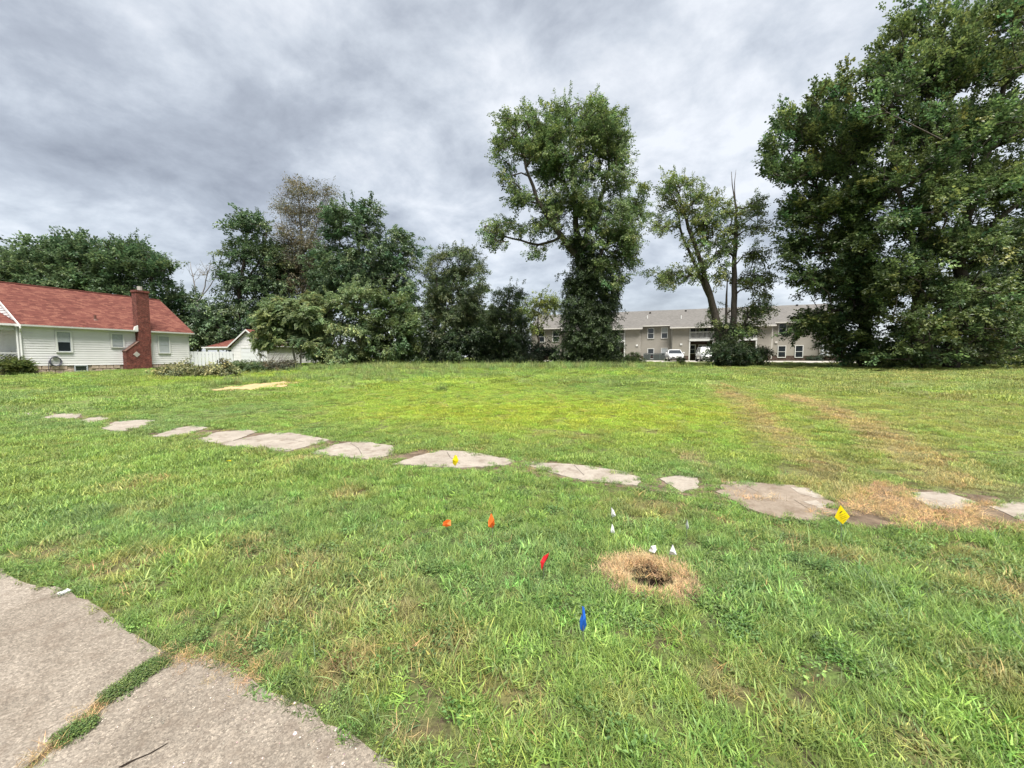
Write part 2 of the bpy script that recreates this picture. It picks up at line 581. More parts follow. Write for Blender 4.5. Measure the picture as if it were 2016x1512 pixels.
STRAW = polyg([(1665, 985), (1690, 966), (1730, 952), (1791, 966), (1889, 990), (1955, 990), (2040, 1010), (2130, 1040), (2090, 1064), (2016, 1056), (1974, 1049),
               (1852, 1047), (1760, 1043), (1690, 1036), (1640, 1020), (1636, 1004)])
SANDP = polyg([(420, 767), (455, 760), (480, 761), (500, 756), (540, 754), (562, 750), (590, 751), (598, 754), (565, 757), (560, 761), (530, 762), (505, 767), (470, 765), (445, 770)], .02)
EDGE_L = [(-70, 1090), (-20, 1112), (18, 1135), (62, 1152), (130, 1164), (198, 1198), (255, 1245), (300, 1275), (322, 1287)]
EDGE_R = [(345, 1290), (400, 1288), (452, 1312), (505, 1347), (560, 1376), (612, 1402), (680, 1440), (738, 1478), (776, 1515), (815, 1570), (850, 1640)]
JOINT = [(330, 1290), (262, 1342), (190, 1395), (120, 1462), (60, 1516), (0, 1570), (-60, 1630)]
PL = [G(*p) for p in EDGE_L]; PR = [G(*p) for p in EDGE_R]; PJ = [G(*p) for p in JOINT]
far_l = PL[0] + Vector((SD.x, SD.y, 0)) * 14
PAVE_L = [far_l] + PL + [p + Vector((-.018, -.012, 0)) for p in PJ] + [Vector((-2.5, -2.5, 0)), Vector((-18, 2.5, 0))]
PAVE_R = [p + Vector((.015, .010, 0)) for p in PJ[::-1]] + PR + [Vector((1.6, -.6, 0)), Vector((3.5, -3, 0)), Vector((-2.0, -3.4, 0))]
PAVES = [PAVE_L, PAVE_R]
HOLE = G(1277, 1136)
HOLE_R = .135
TRACK1 = [G(*p) for p in ((1425, 760), (1470, 800), (1530, 850), (1600, 912), (1655, 965))]
TRACK2 = [G(*p) for p in ((1560, 780), (1640, 808), (1720, 845), (1800, 890), (1880, 950))]
BROWN = [(G(px, py), r, w) for px, py, r, w in ((880, 1275, .20, .8), (760, 1190, .35, .7), (640, 1110, .45, .55), (480, 1080, .3, .55), (250, 1110, .3, .7), (1010, 1370, .16, .75),
         (1430, 1345, .16, .8), (1985, 1160, .35, .85), (1900, 1090, .3, .6), (690, 975, .25, .7), (1270, 1003, .33, .8), (450, 1270, .14, .9), (690, 1300, .12, .7),
         (1230, 1400, .12, .5), (1800, 1480, .12, .55), (1560, 1400, .12, .5), (1150, 858, .35, .85), (1445, 775, .5, .9), (100, 1085, .22, .8), (560, 1200, .2, .6), (1960, 1330, .2, .6), (820, 1460, .1, .9))]


def hole_f(x, y):
    r = np.hypot(np.asarray(x) - HOLE.x, np.asarray(y) - HOLE.y)
    return r


def masks(x, y):
    pave = np.zeros(np.shape(x), bool); slab = np.zeros(np.shape(x), bool)
    for p in PAVES: pave |= in_poly(x, y, p)
    for p in SLABS: slab |= in_poly(x, y, p)
    straw = in_poly(x, y, STRAW); sand = in_poly(x, y, SANDP)
    return pave, slab, straw, sand


def lawn_tint(x, y):
    """real colour of the turf: lush, yellow-green, dull mown, dry"""
    x, y = np.asarray(x, float), np.asarray(y, float)
    v = SN.x * x + SN.y * y; D = np.hypot(x, y)
    lush = np.array([.215, .308, .080]); fresh = np.array([.290, .385, .062]); dull = np.array([.265, .300, .100]); dry = np.array([.40, .315, .155])
    bluish = np.array([.190, .280, .098])
    n1, n2, n3 = fbm(x, y, 2.6, 3), fbm(x, y, .75, 9), fbm(x, y, 7.0, 21)
    t = np.ones(x.shape + (1,)) * lush
    lerp = lambda t, c, w: t * (1 - w[..., None]) + c * w[..., None]
    t = lerp(t, bluish, np.clip((n1 - .52) * 4, 0, .8))
    far = np.clip((v - 6.0) / 2.5, 0, 1)
    t = lerp(t, fresh, far * np.clip(.40 + (n3 - .5) * 2.0, .08, .85))
    c1 = G(1130, 815); c2 = G(950, 805); c3 = G(1380, 810)
    for c, rx, ry, w in ((c1, 3.6, 1.7, .95), (c2, 3.2, 1.4, .8), (c3, 2.6, 1.4, .6)):
        q = ((x - c.x) / rx) ** 2 + ((y - c.y) / ry) ** 2
        t = lerp(t, fresh * np.array([1.12, 1.05, .85]), np.exp(-q) * w)
    right = np.clip((x - .32 * y - 3.5) / 3, 0, 1) * np.clip((v - 7) / 3, 0, 1)
    stripes = .5 + .5 * np.sin(v * 2 * math.pi / 1.1 + n3 * 3)
    t = lerp(t, dull, right * (.55 + .35 * stripes))
    tr = np.exp(-(seg_dist(x, y, TRACK1) / .42) ** 2) * .75 + np.exp(-(seg_dist(x, y, TRACK2) / .5) ** 2) * .85
    t = lerp(t, dry, np.clip(tr * (.45 + n2 * 1.2), 0, .9))
    for c, r, w in BROWN:
        q = np.exp(-(((x - c.x) / r) ** 2 + ((y - c.y) / (r * .8)) ** 2)) * w
        t = lerp(t, dry * np.array([.85, .8, .8]), np.clip(q * (.4 + n2 * 1.1), 0, .95))
    t = lerp(t, dry, np.clip((n2 - .67) * 4, 0, .6) * np.clip(1.3 - D / 14, .25, 1))
    return t


def brown_amount(x, y):
    b = np.zeros(np.shape(x)); n2 = fbm(x, y, .35, 19)
    for c, r, w in BROWN:
        b = np.maximum(b, np.exp(-(((x - c.x) / r) ** 2 + ((y - c.y) / (r * .8)) ** 2)) * w * (.5 + n2))
    return b


# ------------------------------------------------------------------ ground sheet
def axis_pts(lo, hi, f0, f1, fine, steps):
    a = list(np.arange(f0, f1 + 1e-6, fine))
    q, s = f1, fine
    while q < hi: s = min(s * steps, 60); q += s; a.append(q)
    q, s = f0, fine
    while q > lo: s = min(s * steps, 60); q -= s; a.insert(0, q)
    return np.array(a)


def build_ground():
    xs = axis_pts(-900, 900, HOLE.x - .5, HOLE.x + .5, .035, 1.09)
    ys = axis_pts(-60, 1200, HOLE.y - .5, HOLE.y + .5, .035, 1.075)
    X, Y = np.meshgrid(xs, ys)
    Z = hgt(X, Y)
    r = hole_f(X, Y)
    Z = Z - .55 * np.exp(-(r / HOLE_R) ** 6) + .02 * np.exp(-((r - .3) / .09) ** 2)
    n, m = X.shape
    idx = np.arange(n * m).reshape(n, m)
    Q = np.stack([idx[:-1, :-1], idx[:-1, 1:], idx[1:, 1:], idx[1:, :-1]], -1).reshape(-1, 4)
    me = bpy.data.meshes.new('ground')
    me.vertices.add(n * m); me.vertices.foreach_set('co', np.stack([X, Y, Z], -1).astype(np.float32).ravel())
    me.loops.add(Q.size); me.loops.foreach_set('vertex_index', Q.ravel().astype(np.int32))
    me.polygons.add(len(Q)); me.polygons.foreach_set('loop_start', np.arange(0, Q.size, 4, dtype=np.int32))
    me.update(calc_edges=True); me.validate()
    me.polygons.foreach_set('use_smooth', [True] * len(Q))
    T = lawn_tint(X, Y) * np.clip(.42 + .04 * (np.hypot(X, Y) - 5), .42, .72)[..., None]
    rr = r[..., None]
    T = np.where(rr < .36, np.array([.16, .115, .07]), T)
    T = np.where(rr < .19, np.array([.018, .013, .010]), T)  # near-black tint paints the shade down inside the hole
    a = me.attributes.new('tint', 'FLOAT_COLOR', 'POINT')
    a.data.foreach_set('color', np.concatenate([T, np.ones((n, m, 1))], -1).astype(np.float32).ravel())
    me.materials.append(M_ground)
    o = bpy.data.objects.new('ground', me); C.objects.link(o); o['kind'] = 'structure'


build_ground()


def sheet(name, poly, z, thick, mat, parent=None, jit=.012, step=.12, seed=0, follow=True):
    """flat piece with an uneven outline; top z above the ground, side walls going down"""
    r = random.Random(seed); pts = []
    m = len(poly)
    for i in range(m):
        a, b = poly[i], poly[(i + 1) % m]; L = math.hypot(b.x - a.x, b.y - a.y); k = max(1, min(60, int(L / step)))
        for j in range(k):
            f = j / k; pts.append((a.x + (b.x - a.x) * f + r.gauss(0, jit), a.y + (b.y - a.y) * f + r.gauss(0, jit)))
    n = len(pts)
    top = [(x, y, (h1(x, y) if follow else 0) + z) for x, y in pts]
    bot = [(x, y, (h1(x, y) if follow else 0) + z - thick) for x, y in pts]
    mb = MB(); mb.add(top + bot, [tuple(range(n))] + [(i, n + i, n + (i + 1) % n, (i + 1) % n) for i in range(n)])
    return mb.build(name, mat, parent)


# road: an old kerbless pavement of two cast panels
bed = [Vector((p[0], p[1], 0)) for p in ((-2.3, -2.6), (-1.75, -.4), (PJ[5].x + .2, PJ[5].y), (PJ[3].x + .12, PJ[3].y + .05), (PJ[0].x + .12, PJ[0].y + .06), (PJ[0].x - .1, PJ[0].y + .03), (PJ[3].x - .16, PJ[3].y - .05), (PJ[5].x - .2, PJ[5].y))]
road_o = sheet('road', bed, .003, .02, M_soil, None, .003, .3)
road_o['kind'] = 'structure'
for i, p in enumerate(PAVES):
    sheet('pavement_panel', p, .012 if i == 0 else .008, .05, M_pave, road_o, .007, .09, 40 + i)
cr = [G(*p) for p in ((330, 1468), (296, 1488), (262, 1502), (236, 1516))]
mb = MB()
for i in range(len(cr) - 1):
    w0, w1 = .002 + .002 * i, .004 + .002 * i
    mb.add([cr[i] + Vector((-w0, 0, .0115)), cr[i] + Vector((w0, 0, .0115)), cr[i + 1] + Vector((w1, 0, .0115)), cr[i + 1] + Vector((-w1, 0, .0115))], [(0, 1, 2, 3)])
mb.build('crack', M_hole, road_o)

# sidewalk: bed of soil with the slabs that still show
cen = [sum((p for p in s), Vector()) / len(s) for s in SLABS]
ln0, ln1 = cen[0], cen[-1]
bedp = []
for s_ in (-1, 1):
    q = [c + Vector((SN.x, SN.y, 0)) * (.42 * s_) for c in (cen if s_ < 0 else cen[::-1])]
    bedp += q
walk = sheet('sidewalk', bedp, .004, .03, M_soil, None, .02, .4, 5)
walk['kind'] = 'structure'
for i, p in enumerate(SLABS):
    sl = sheet('slab', p, .016, .05, M_dirtslab if i == 11 else M_slab, walk, .012, .07, 60 + i)
    if i == 11: sl['label'] = 'dirt-covered broken slab with a clean concrete corner'
for ci, pts in ((6, ((470, 866), (520, 868), (560, 866), (600, 872))), (8, ((880, 892), (886, 902), (905, 915))), (9, ((1130, 918), (1140, 928), (1150, 938))), (7, ((690, 874), (705, 884), (712, 896))), (11, ((1470, 960), (1500, 975), (1560, 985), (1600, 1010)))):
    cp_ = [G(*q) for q in pts]; mb = MB()
    for a_, b_ in zip(cp_[:-1], cp_[1:]):
        d_ = (b_ - a_); n_ = Vector((-d_.y, d_.x, 0)).normalized() * .0035; u_ = Vector((0, 0, .0175))
        mb.add([a_ - n_ + u_, b_ - n_ + u_, b_ + n_ + u_, a_ + n_ + u_], [(0, 1, 2, 3)])
    mb.build('crack', M_hole, walk)
# clean corner pieces of the broken slab
for i, pp in enumerate(([(1556, 962), (1590, 963), (1628, 985), (1600, 983), (1572, 974)], [(1580, 990), (1605, 987), (1634, 1000), (1618, 1004)])):
    sheet('slab', polyg(pp), .019, .02, M_slab, walk, .012, .04, 90 + i)
strw = sheet('bare_soil_patch', STRAW, .010, .02, M_soil, None, .03, .15, 8); strw['kind'] = 'structure'
snd = sheet('sand_patch', SANDP, .018, .05, M_sand, None, .10, .22, 9); snd['kind'] = 'structure'

# ------------------------------------------------------------------ buildings: materials
def mk_siding(name, lo, hi):
    t = NT(name); v = t.coord(); n = t.noise(v, .8, 5, .6); n2 = t.noise(t.coord('Object', (.15, .15, 1)), 6, 5, .7)
    c = t.ramp(n, [(.3, lo), (.7, hi)]); c = t.mix(.25, c, t.ramp(n2, [(.3, (.75, .74, .72)), (.7, (1.05, 1.05, 1.05))]), 'MULTIPLY')
    return t.set(c, .55, .3)


M_siding = mk_siding('white_siding', (.58, .57, .565), (.66, .65, .65))
M_trim = simple('white_trim', (.55, .55, .535), .5, .3, .06)
M_taupe = mk_siding('taupe_siding', (.235, .217, .190), (.275, .256, .226))


def mk_shingle(name, lo, mid, hi, sc=1.0):
    t = NT(name)
    br = t.n('ShaderNodeTexBrick'); br.offset = .5
    for k, val in (('Scale', 1.0), ('Mortar Size', .006), ('Brick Width', .30), ('Row Height', .14), ('Bias', 0), ('Mortar Smooth', .1)): br.inputs[k].default_value = val
    uv = t.n('ShaderNodeUVMap'); t.L.new(uv.outputs[0], br.inputs['Vector'])
    br.inputs['Color1'].default_value = (0, 0, 0, 1); br.inputs['Color2'].default_value = (1, 1, 1, 1); br.inputs['Mortar'].default_value = (.1, .1, .1, 1)
    n = t.noise(t.coord(), 9, 5, .65); n2 = t.noise(t.coord(), .5, 4, .6)
    f = t.mix(.5, br.outputs['Color'], n); f = t.mix(.25, f, n2)
    c = t.ramp(f, [(.25, lo), (.5, mid), (.8, hi)])
    t.bump(br.outputs['Fac'], .4, .012); return t.set(c, .9, .15)


M_redroof = mk_shingle('red_shingle', (.062, .020, .016), (.104, .036, .028), (.170, .074, .052))
M_greyroof = mk_shingle('grey_shingle', (.085, .080, .075), (.108, .102, .096), (.135, .128, .12))


def mk_brick(name, a, b, mort, w=.21, h=.075):
    t = NT(name); br = t.n('ShaderNodeTexBrick')
    for k, val in (('Scale', 1.0), ('Mortar Size', .009), ('Brick Width', w), ('Row Height', h)): br.inputs[k].default_value = val
    for k, val in (('Color1', a), ('Color2', b), ('Mortar', mort)): br.inputs[k].default_value = (*val, 1)
    uv = t.n('ShaderNodeUVMap'); t.L.new(uv.outputs[0], br.inputs['Vector'])
    n = t.noise(t.coord(), 5, 5, .6)
    n3 = t.noise(t.coord(), 14, 4, .6); c = t.mix(.8, br.outputs['Color'], t.ramp(n, [(.3, (.5, .5, .5)), (.7, (1.5, 1.45, 1.4))]), 'MULTIPLY'); c = t.mix(.7, c, t.ramp(n3, [(.3, (.5, .5, .5)), (.7, (1.5, 1.5, 1.5))]), 'MULTIPLY')
    t.bump(br.outputs['Fac'], .5, .01); return t.set(c, .9, .2)


M_brick = mk_brick('red_brick', (.135, .036, .028), (.090, .025, .020), (.12, .075, .062))
M_dbrick = mk_brick('dark_brown_brick', (.050, .030, .025), (.075, .045, .038), (.09, .075, .065))
M_block = simple('pinkish_rock_face_block', (.36, .285, .225), .9, .2, .25, 5, bump=.8)
M_glass = simple('window_glass', (.018, .022, .026), .08, .6, .2, 1)
M_curtain = simple('pale_blind', (.33, .35, .36), .8, .2, .1, 8)
M_sash = simple('grey_sash', (.33, .36, .38), .5, .3, .05)
M_dark = simple('dark_interior', (.03, .028, .026), .9, .1, .2)
M_metal = simple('dull_metal', (.30, .30, .29), .45, .5, .1, 5, metal=.6)
M_rubber = simple('black_rubber', (.02, .02, .022), .6, .3, .2)
M_hose = simple('grey_hose', (.075, .075, .095), .5, .4, .15)
M_beige = simple('beige_trim', (.46, .44, .41), .55, .3, .06)
M_wfence = simple('white_vinyl_fence', (.56, .57, .585), .45, .35, .05)
M_brownpaint = simple('brown_metal', (.09, .04, .03), .6, .3, .2)


def uv_box(o, s=1.0):
    """UVs in metres by dominant face direction (object space)"""
    me = o.data; uv = me.uv_layers.new(name='UVMap')
    for p in me.polygons:
        nx, ny, nz = p.normal
        horiz = Vector((nx, ny)); 
        tx = Vector((-ny, nx, 0)); tx = tx.normalized() if tx.length > 1e-4 else Vector((1, 0, 0))
        ty = Vector(p.normal).cross(tx)
        for li in p.loop_indices:
            co = me.vertices[me.loops[li].vertex_index].co
            uv.data[li].uv = (co.dot(tx) * s, co.dot(ty) * s)
    return o


def siding_wall(name, t0, t1, d, z0, z1, mat, parent, lap=.165, axis='x', sgn=-1, outline=None, proud=.030):
    """lapped clapboards as real wedge courses. axis 'x': wall along local X at y=d, boards proud toward sgn*Y"""
    mb = MB(); n = max(1, int(round((z1 - z0) / lap))); st = (z1 - z0) / n
    for k in range(n):
        a, b = z0 + k * st, z0 + (k + 1) * st
        if outline: (l0, r0), (l1, r1) = outline(a), outline(b)
        else: l0 = l1 = t0; r0 = r1 = t1
        if r0 - l0 < .02: continue
        p0, p1 = d + sgn * proud, d + sgn * .003
        if axis == 'x': vs = [(l0, p0, a), (r0, p0, a), (r1, p1, b), (l1, p1, b), (l0, d - sgn * .05, a), (r0, d - sgn * .05, a), (r1, d - sgn * .05, b), (l1, d - sgn * .05, b)]
        else: vs = [(p0, l0, a), (p0, r0, a), (p1, r1, b), (p1, l1, b), (d - sgn * .05, l0, a), (d - sgn * .05, r0, a), (d - sgn * .05, r1, b), (d - sgn * .05, l1, b)]
        mb.add(vs, [(0, 1, 2, 3), (0, 4, 5, 1), (1, 5, 6, 2), (3, 0, 4, 7)])
    return mb.build(name, mat, parent)


class Frame:
    """building frame: X along the visible wall, Y into the building, Z up from the origin"""
    def __init__(s, o, e1):
        s.o = Vector(o); s.e1 = Vector(e1).normalized(); s.e2 = Vector((-s.e1.y, s.e1.x)); s.rz = math.atan2(s.e1.y, s.e1.x)

    def wall(s, px, py, d=0.0):
        """pixel -> (t, z) on the wall plane at depth d"""
        r = ray(px, py); q = s.o.to_2d() + s.e2 * d
        k = q.dot(s.e2) / (r.x * s.e2.x + r.y * s.e2.y)
        p = Vector((0, 0, CAMH)) + r * k
        return (p.to_2d() - s.o.to_2d()).dot(s.e1), p.z - s.o.z

    def rect(s, x0, y0, x1, y1, d=0.0):
        t0, za = s.wall(x0, y0, d); t1, zb = s.wall(x1, y0, d); _, zc = s.wall(x0, y1, d); _, zd = s.wall(x1, y1, d)
        return t0, t1, (zc + zd) / 2, (za + zb) / 2


def window(parent, t0, t1, z0, z1, d=0.0, trim=.09, sash=True, blind=0.0, trim_mat=None, sash_mat=None, sgn=-1, name='window'):
    """frame and trim as the window part, with pane / sash / blind below it"""
    f = MB(); o = d + sgn * .055; i = d - sgn * .02
    ya, yb = min(o, i), max(o, i)
    f.box(t0, t0 + trim, ya, yb, z0, z1); f.box(t1 - trim, t1, ya, yb, z0, z1)
    f.box(t0 + trim, t1 - trim, ya, yb, z1 - trim, z1); f.box(t0 + trim, t1 - trim, ya - .02, yb, z0, z0 + trim * .8)
    w = f.build(name, trim_mat or M_trim, parent)
    g0, g1, h0, h1_ = t0 + trim, t1 - trim, z0 + trim * .8, z1 - trim
    s = .026; m = (h0 + h1_) / 2; q = MB(); ys, ye = d + sgn * .025, d - sgn * .015
    ys, ye = min(ys, ye), max(ys, ye)
    q.box(g0, g0 + s, ys, ye, h0, h1_); q.box(g1 - s, g1, ys, ye, h0, h1_); q.box(g0 + s, g1 - s, ys, ye, h1_ - s, h1_); q.box(g0 + s, g1 - s, ys, ye, h0, h0 + s)
    if sash: q.box(g0 + s, g1 - s, ys - .01, ye, m - .025, m + .025)
    q.build('sash', sash_mat or M_trim, w)
    for (a, b) in (((h0 + s, m - .025), (m + .025, h1_ - s)) if sash else ((h0 + s, h1_ - s),)):
        MB().box(g0 + s, g1 - s, d + sgn * .004, d + sgn * .010, a, b).build('pane', M_glass, w)
    if blind:
        MB().box(g0 + s + .01, g1 - s - .01, d + sgn * .012, d + sgn * .016, h1_ - s - (h1_ - h0 - 2 * s) * blind, h1_ - s - .01).build('blind', M_curtain, w)
    return w


# ------------------------------------------------------------------ white house on the left
def build_house():
    A = Vector((-32.5, 26.0)); gz = h1(A.x, A.y) - .05
    F = Frame((A.x, A.y, gz), (.345, .939))
    H = thing('house', 'white clapboard house with red shingle roof and brick chimney at the left', 'house', F.o, F.rz)
    Lw = F.wall(371, 690)[0]
    W = 8.4; ov = .35
    zs = F.wall(54, 720.2)[1]; zedge = F.wall(44, 638.5, -ov)[1]; zridge = F.wall(313.5, 591.2, W / 2)[1]
    tan = (zridge - zedge) / (W / 2 + ov); ze = zedge + tan * ov - .12
    # solid core behind the siding
    MB().box(.06, Lw - .06, .06, W - .06, -.6, ze).build('wall_core', M_siding, H)
    ch0, ch1 = F.wall(241.5, 700)[0], F.wall(291.5, 700)[0]; cu0, cu1 = F.wall(266, 660)[0], F.wall(290.5, 660)[0]
    siding_wall('siding', 0, Lw, 0, zs, ze, M_siding, H)
    rz_ = ze + tan * W / 2
    siding_wall('siding', 0, W, Lw - .001, zs, ze, M_siding, H, axis='y', sgn=1)
    siding_wall('siding', 0, W, 0, ze - .3, rz_, M_siding, H, axis='y', sgn=-1, outline=lambda z: (max(0, (z - ze) / tan), W - max(0, (z - ze) / tan)))
    siding_wall('siding', 0, W, 0, zs, ze - .3, M_siding, H, axis='y', sgn=-1)
    siding_wall('siding', 0, W, Lw, ze, rz_, M_siding, H, axis='y', sgn=1, outline=lambda z: (max(0, (z - ze) / tan), W - max(0, (z - ze) / tan)))
    for (x, y) in ((-.05, -.05), (Lw - .05, -.05)): MB().box(x, x + .10, y, y + .10, zs, ze).build('corner_trim', M_trim, H)
    # foundation blocks
    bw, rows = .42, 3; bh = (zs + .18) / rows
    fnd = MB().box(.05, Lw - .05, .05, W - .05, -.9, zs - .01).build('foundation', M_block, H)
    bm_ = MB(); n = 5
    for i in range(2):
        pass
    proto = MB().add([(0, .05, 0), (bw - .012, .05, 0), (bw - .012, .05, bh - .012), (0, .05, bh - .012), (.03, -.01, .03), (bw - .045, -.02, .035), (bw - .04, -.008, bh - .04), (.035, -.018, bh - .045)],
                     [(4, 5, 6, 7), (0, 1, 5, 4), (1, 2, 6, 5), (2, 3, 7, 6), (3, 0, 4, 7)])
    bo = None; bwn = F.rect(145, 720, 173, 732)
    for r in range(rows):
        x = .02 - (bw / 2 if r % 2 else 0)
        while x < Lw - .1:
            if x > -.05 and not (x + bw > bwn[0] and x < bwn[1] and r >= 1) and not (x + bw > ch0 and x < ch1) and x + bw < Lw + .02:
                if bo is None: bo = proto.build('block', M_block, fnd); bo.location = (x, 0, -.18 + r * bh)
                else: inst(bo, fnd, (x, random.uniform(-.008, .008), -.18 + r * bh))
            x += bw
    window(H, bwn[0] + .02, bwn[1] - .02, bwn[2] + .02, zs - .01, 0, .05, False, 0, M_sash, M_sash, name='basement_window')
    # windows
    for (x0, y0, x1, y1, bl) in ((106.5, 651.5, 139.5, 694, .5), (215.5, 656, 242.5, 684.5, .95), (308.5, 660.5, 333, 696, 1.0)):
        t0, t1, z0, z1 = F.rect(x0, y0, x1, y1)
        window(H, t0, t1, z0, z1, -.055, .09, True, bl, M_trim, M_sash)
    # roof
    ry = W / 2; th = .12
    def roofplane(y0, z0, y1, z1, x0, x1, name):
        mb = MB().add([(x0, y0, z0), (x1, y0, z0), (x1, y1, z1), (x0, y1, z1), (x0, y0, z0 - th), (x1, y0, z0 - th), (x1, y1, z1 - th), (x0, y1, z1 - th)],
                      [(0, 1, 2, 3), (7, 6, 5, 4), (0, 4, 5, 1), (1, 5, 6, 2), (2, 6, 7, 3), (3, 7, 4, 0)])
        return uv_box(mb.build(name, M_redroof, H))
    rf = roofplane(-ov, ze - tan * ov + th, ry, rz_ + th, -.10, Lw + .3, 'roof')
    roofplane(W + ov, ze - tan * ov + th, ry, rz_ + th, -.10, Lw + .3, 'roof')
    MB().tube([(-.1, ry, rz_ + th + .01), (Lw + .3, ry, rz_ + th + .01)], .07, 6).build('ridge_cap', M_redroof, rf)
    for x in (-.135, Lw + .301):
        mb = MB().add([(x, -ov - .02, ze - tan * ov - .04), (x + .03, -ov - .02, ze - tan * ov - .04), (x + .03, ry, rz_ - .04), (x, ry, rz_ - .04), (x, -ov - .02, ze - tan * ov + th), (x + .03, -ov - .02, ze - tan * ov + th), (x + .03, ry, rz_ + th - .01), (x, ry, rz_ + th - .01)],
               [(0, 1, 2, 3), (7, 6, 5, 4), (0, 4, 5, 1), (1, 5, 6, 2), (2, 6, 7, 3), (3, 7, 4, 0)])
        mb.build('rake_board', M_trim if x < 1 else M_brownpaint, rf)
    zg = ze - tan * ov
    MB().box(-.28, Lw + .28, -ov + .04, .0, zg - .03, zg - .005).build('soffit', M_trim, H)
    for a, b in ((-.1, cu0 - .05), (cu1 + .05, Lw + .3)):
        MB().prism([(-ov - .13, zg + .12), (-ov - .115, zg + .015), (-ov - .015, zg - .005), (-ov - .005, zg + .12)], 'x', a, b).build('gutter', M_trim, H)
    MB().tube([(-.1, -ov - .06, zg), (-.1, -ov - .06, zg - .12), (-.02, -.09, zg - .38), (-.02, -.09, .25), (-.0, -.25, .12)], .05, 6).build('downspout', M_trim, H)
    MB().tube([(-.14, -.02, zg - .05), (-.14, -.02, .3)], .05, 6).build('downspout', M_trim, H)
    # chimney
    zt = F.wall(273, 575.7, -.3)[1]; zb = -.35; zsh0 = F.wall(241, 692, -.45)[1]; zsh1 = F.wall(266, 673, -.45)[1]
    prof = [(ch0, zb), (ch1, zb), (ch1, zsh1 - .2), (cu1, zsh1), (cu1, zt), (cu0, zt), (cu0, zsh1), (ch0, zsh0)]
    c = uv_box(MB().prism(prof, 'y', -.47, .14).build('chimney', M_brick, H))
    MB().box(cu0 - .05, cu1 + .05, -.52, .19, zt, zt + .16).build('chimney_crown', M_brick, c)
    uv_box(c.children[0])
    mb = MB(); cx = (cu0 + cu1) / 2; mb.tube([(cx, -.17, zt + .1), (cx, -.17, zt + .5)], .17, 8); mb.build('flue', M_conc, c)
    t0, z0 = F.wall(269, 697.7, -.47); s = .23
    MB().prism([(t0 - s, z0), (t0, z0 - s), (t0 + s, z0), (t0, z0 + s)], 'y', -.50, -.46).build('diamond_inset', M_conc, c)
    mb = MB().add([(ch0 - .03, -.5, zsh0), (ch0 - .03, .0, zsh0), (cu0, .0, zsh1 + .02), (cu0, -.5, zsh1 + .02), (ch0 - .03, -.5, zsh0 + .05), (ch0 - .03, .0, zsh0 + .05), (cu0, .0, zsh1 + .07), (cu0, -.5, zsh1 + .07)],
                  [(0, 1, 2, 3), (4, 5, 6, 7), (0, 3, 7, 4), (0, 1, 5, 4)])
    mb.build('chimney_shoulder', M_brick, c); uv_box(c.children[-1])
    MB().prism([(cu0 - .3, zg + .02), (cu0 + .0, zg + .02), (cu0 + .0, zg + .5), (cu0 - .22, zg + .38)], 'y', -ov - .12, -ov - .02).build('flashing', M_trim, c)
    # vent pipe on the roof
    d = .0
    for dd in np.linspace(0, 4, 80):
        t, z = F.wall(187.5, 629, dd)
        if z <= ze + tan * dd + th: d = dd; break
    v = MB().tube([(t, d, z - .1), (t, d, z + .32)], .07, 8); v.tube([(t, d, z - .1), (t, d, z + .04)], [.2, .09], 8)
    v.build('vent_pipe', M_brownpaint, rf)
    # hose hung on the wall
    # porch at the street end
    pz = zs - .05; pd = 2.6
    po = MB().box(-pd, -.02, .05, 6.5, pz - .14, pz).build('porch', M_trim, H)
    uv_box(MB().box(-pd + .1, -.03, .15, 6.4, -.9, pz - .141).build('porch_base', M_block, po))
    zp = ze - .1; ptan = tan * .5; pw = 6.6; py0 = -.15
    pr = MB().add([(-pd - .3, py0, zp), (.0, py0, zp), (.0, py0 + pw / 2, zp + ptan * pw / 2), (-pd - .3, py0 + pw / 2, zp + ptan * pw / 2), (-pd - .3, py0 + pw, zp), (.0, py0 + pw, zp),
                   (-pd - .3, py0, zp - .1), (.0, py0, zp - .1), (.0, py0 + pw, zp - .1), (-pd - .3, py0 + pw, zp - .1)],
                  [(0, 1, 2, 3), (3, 2, 5, 4), (0, 6, 7, 1), (4, 5, 8, 9), (0, 3, 4, 9, 6), (6, 9, 8, 7)]).build('porch_roof', M_redroof, po)
    uv_box(pr)
    MB().box(-pd - .3, -.04, py0 - .1, py0 - .005, zp - .13, zp + .0).build('porch_gutter', M_trim, po)
    MB().box(-pd, -.03, .12, .30, zp - .42, zp - .11).build('porch_beam', M_trim, po)
    for x in (-pd + .15,):
        MB().box(x - .09, x + .09, .12, .30, pz, zp - .42).build('porch_post', M_trim, po)
    rl = MB().box(-pd, -.03, .17, .25, pz + .86, pz + .94); rl.box(-pd, -.03, .17, .25, pz + .08, pz + .14)
    rl.build('porch_rail', M_trim, po)
    lt = MB()
    for k in range(-8, 26):
        x = -pd + k * .16
        for sg in (1, -1):
            x0, x1 = x, x + sg * .72; z0, z1 = pz + .14, pz + .86
            if sg < 0: x0, x1 = x + .72, x
            lo, hi = -pd, -.05
            pts = []
            for f in (0, 1):
                pts.append((x0 + (x1 - x0) * f, z0 + (z1 - z0) * f))
            (xa, za), (xb, zb_) = pts
            if min(xa, xb) < lo or max(xa, xb) > hi: continue
            yy = .19 if sg > 0 else .215
            lt.add([(xa - .02, yy, za), (xa + .02, yy, za), (xb + .02, yy, zb_), (xb - .02, yy, zb_)], [(0, 1, 2, 3)])
    lt.build('porch_lattice', M_trim, po)
    return F, H


HF, HOUSE = build_house()


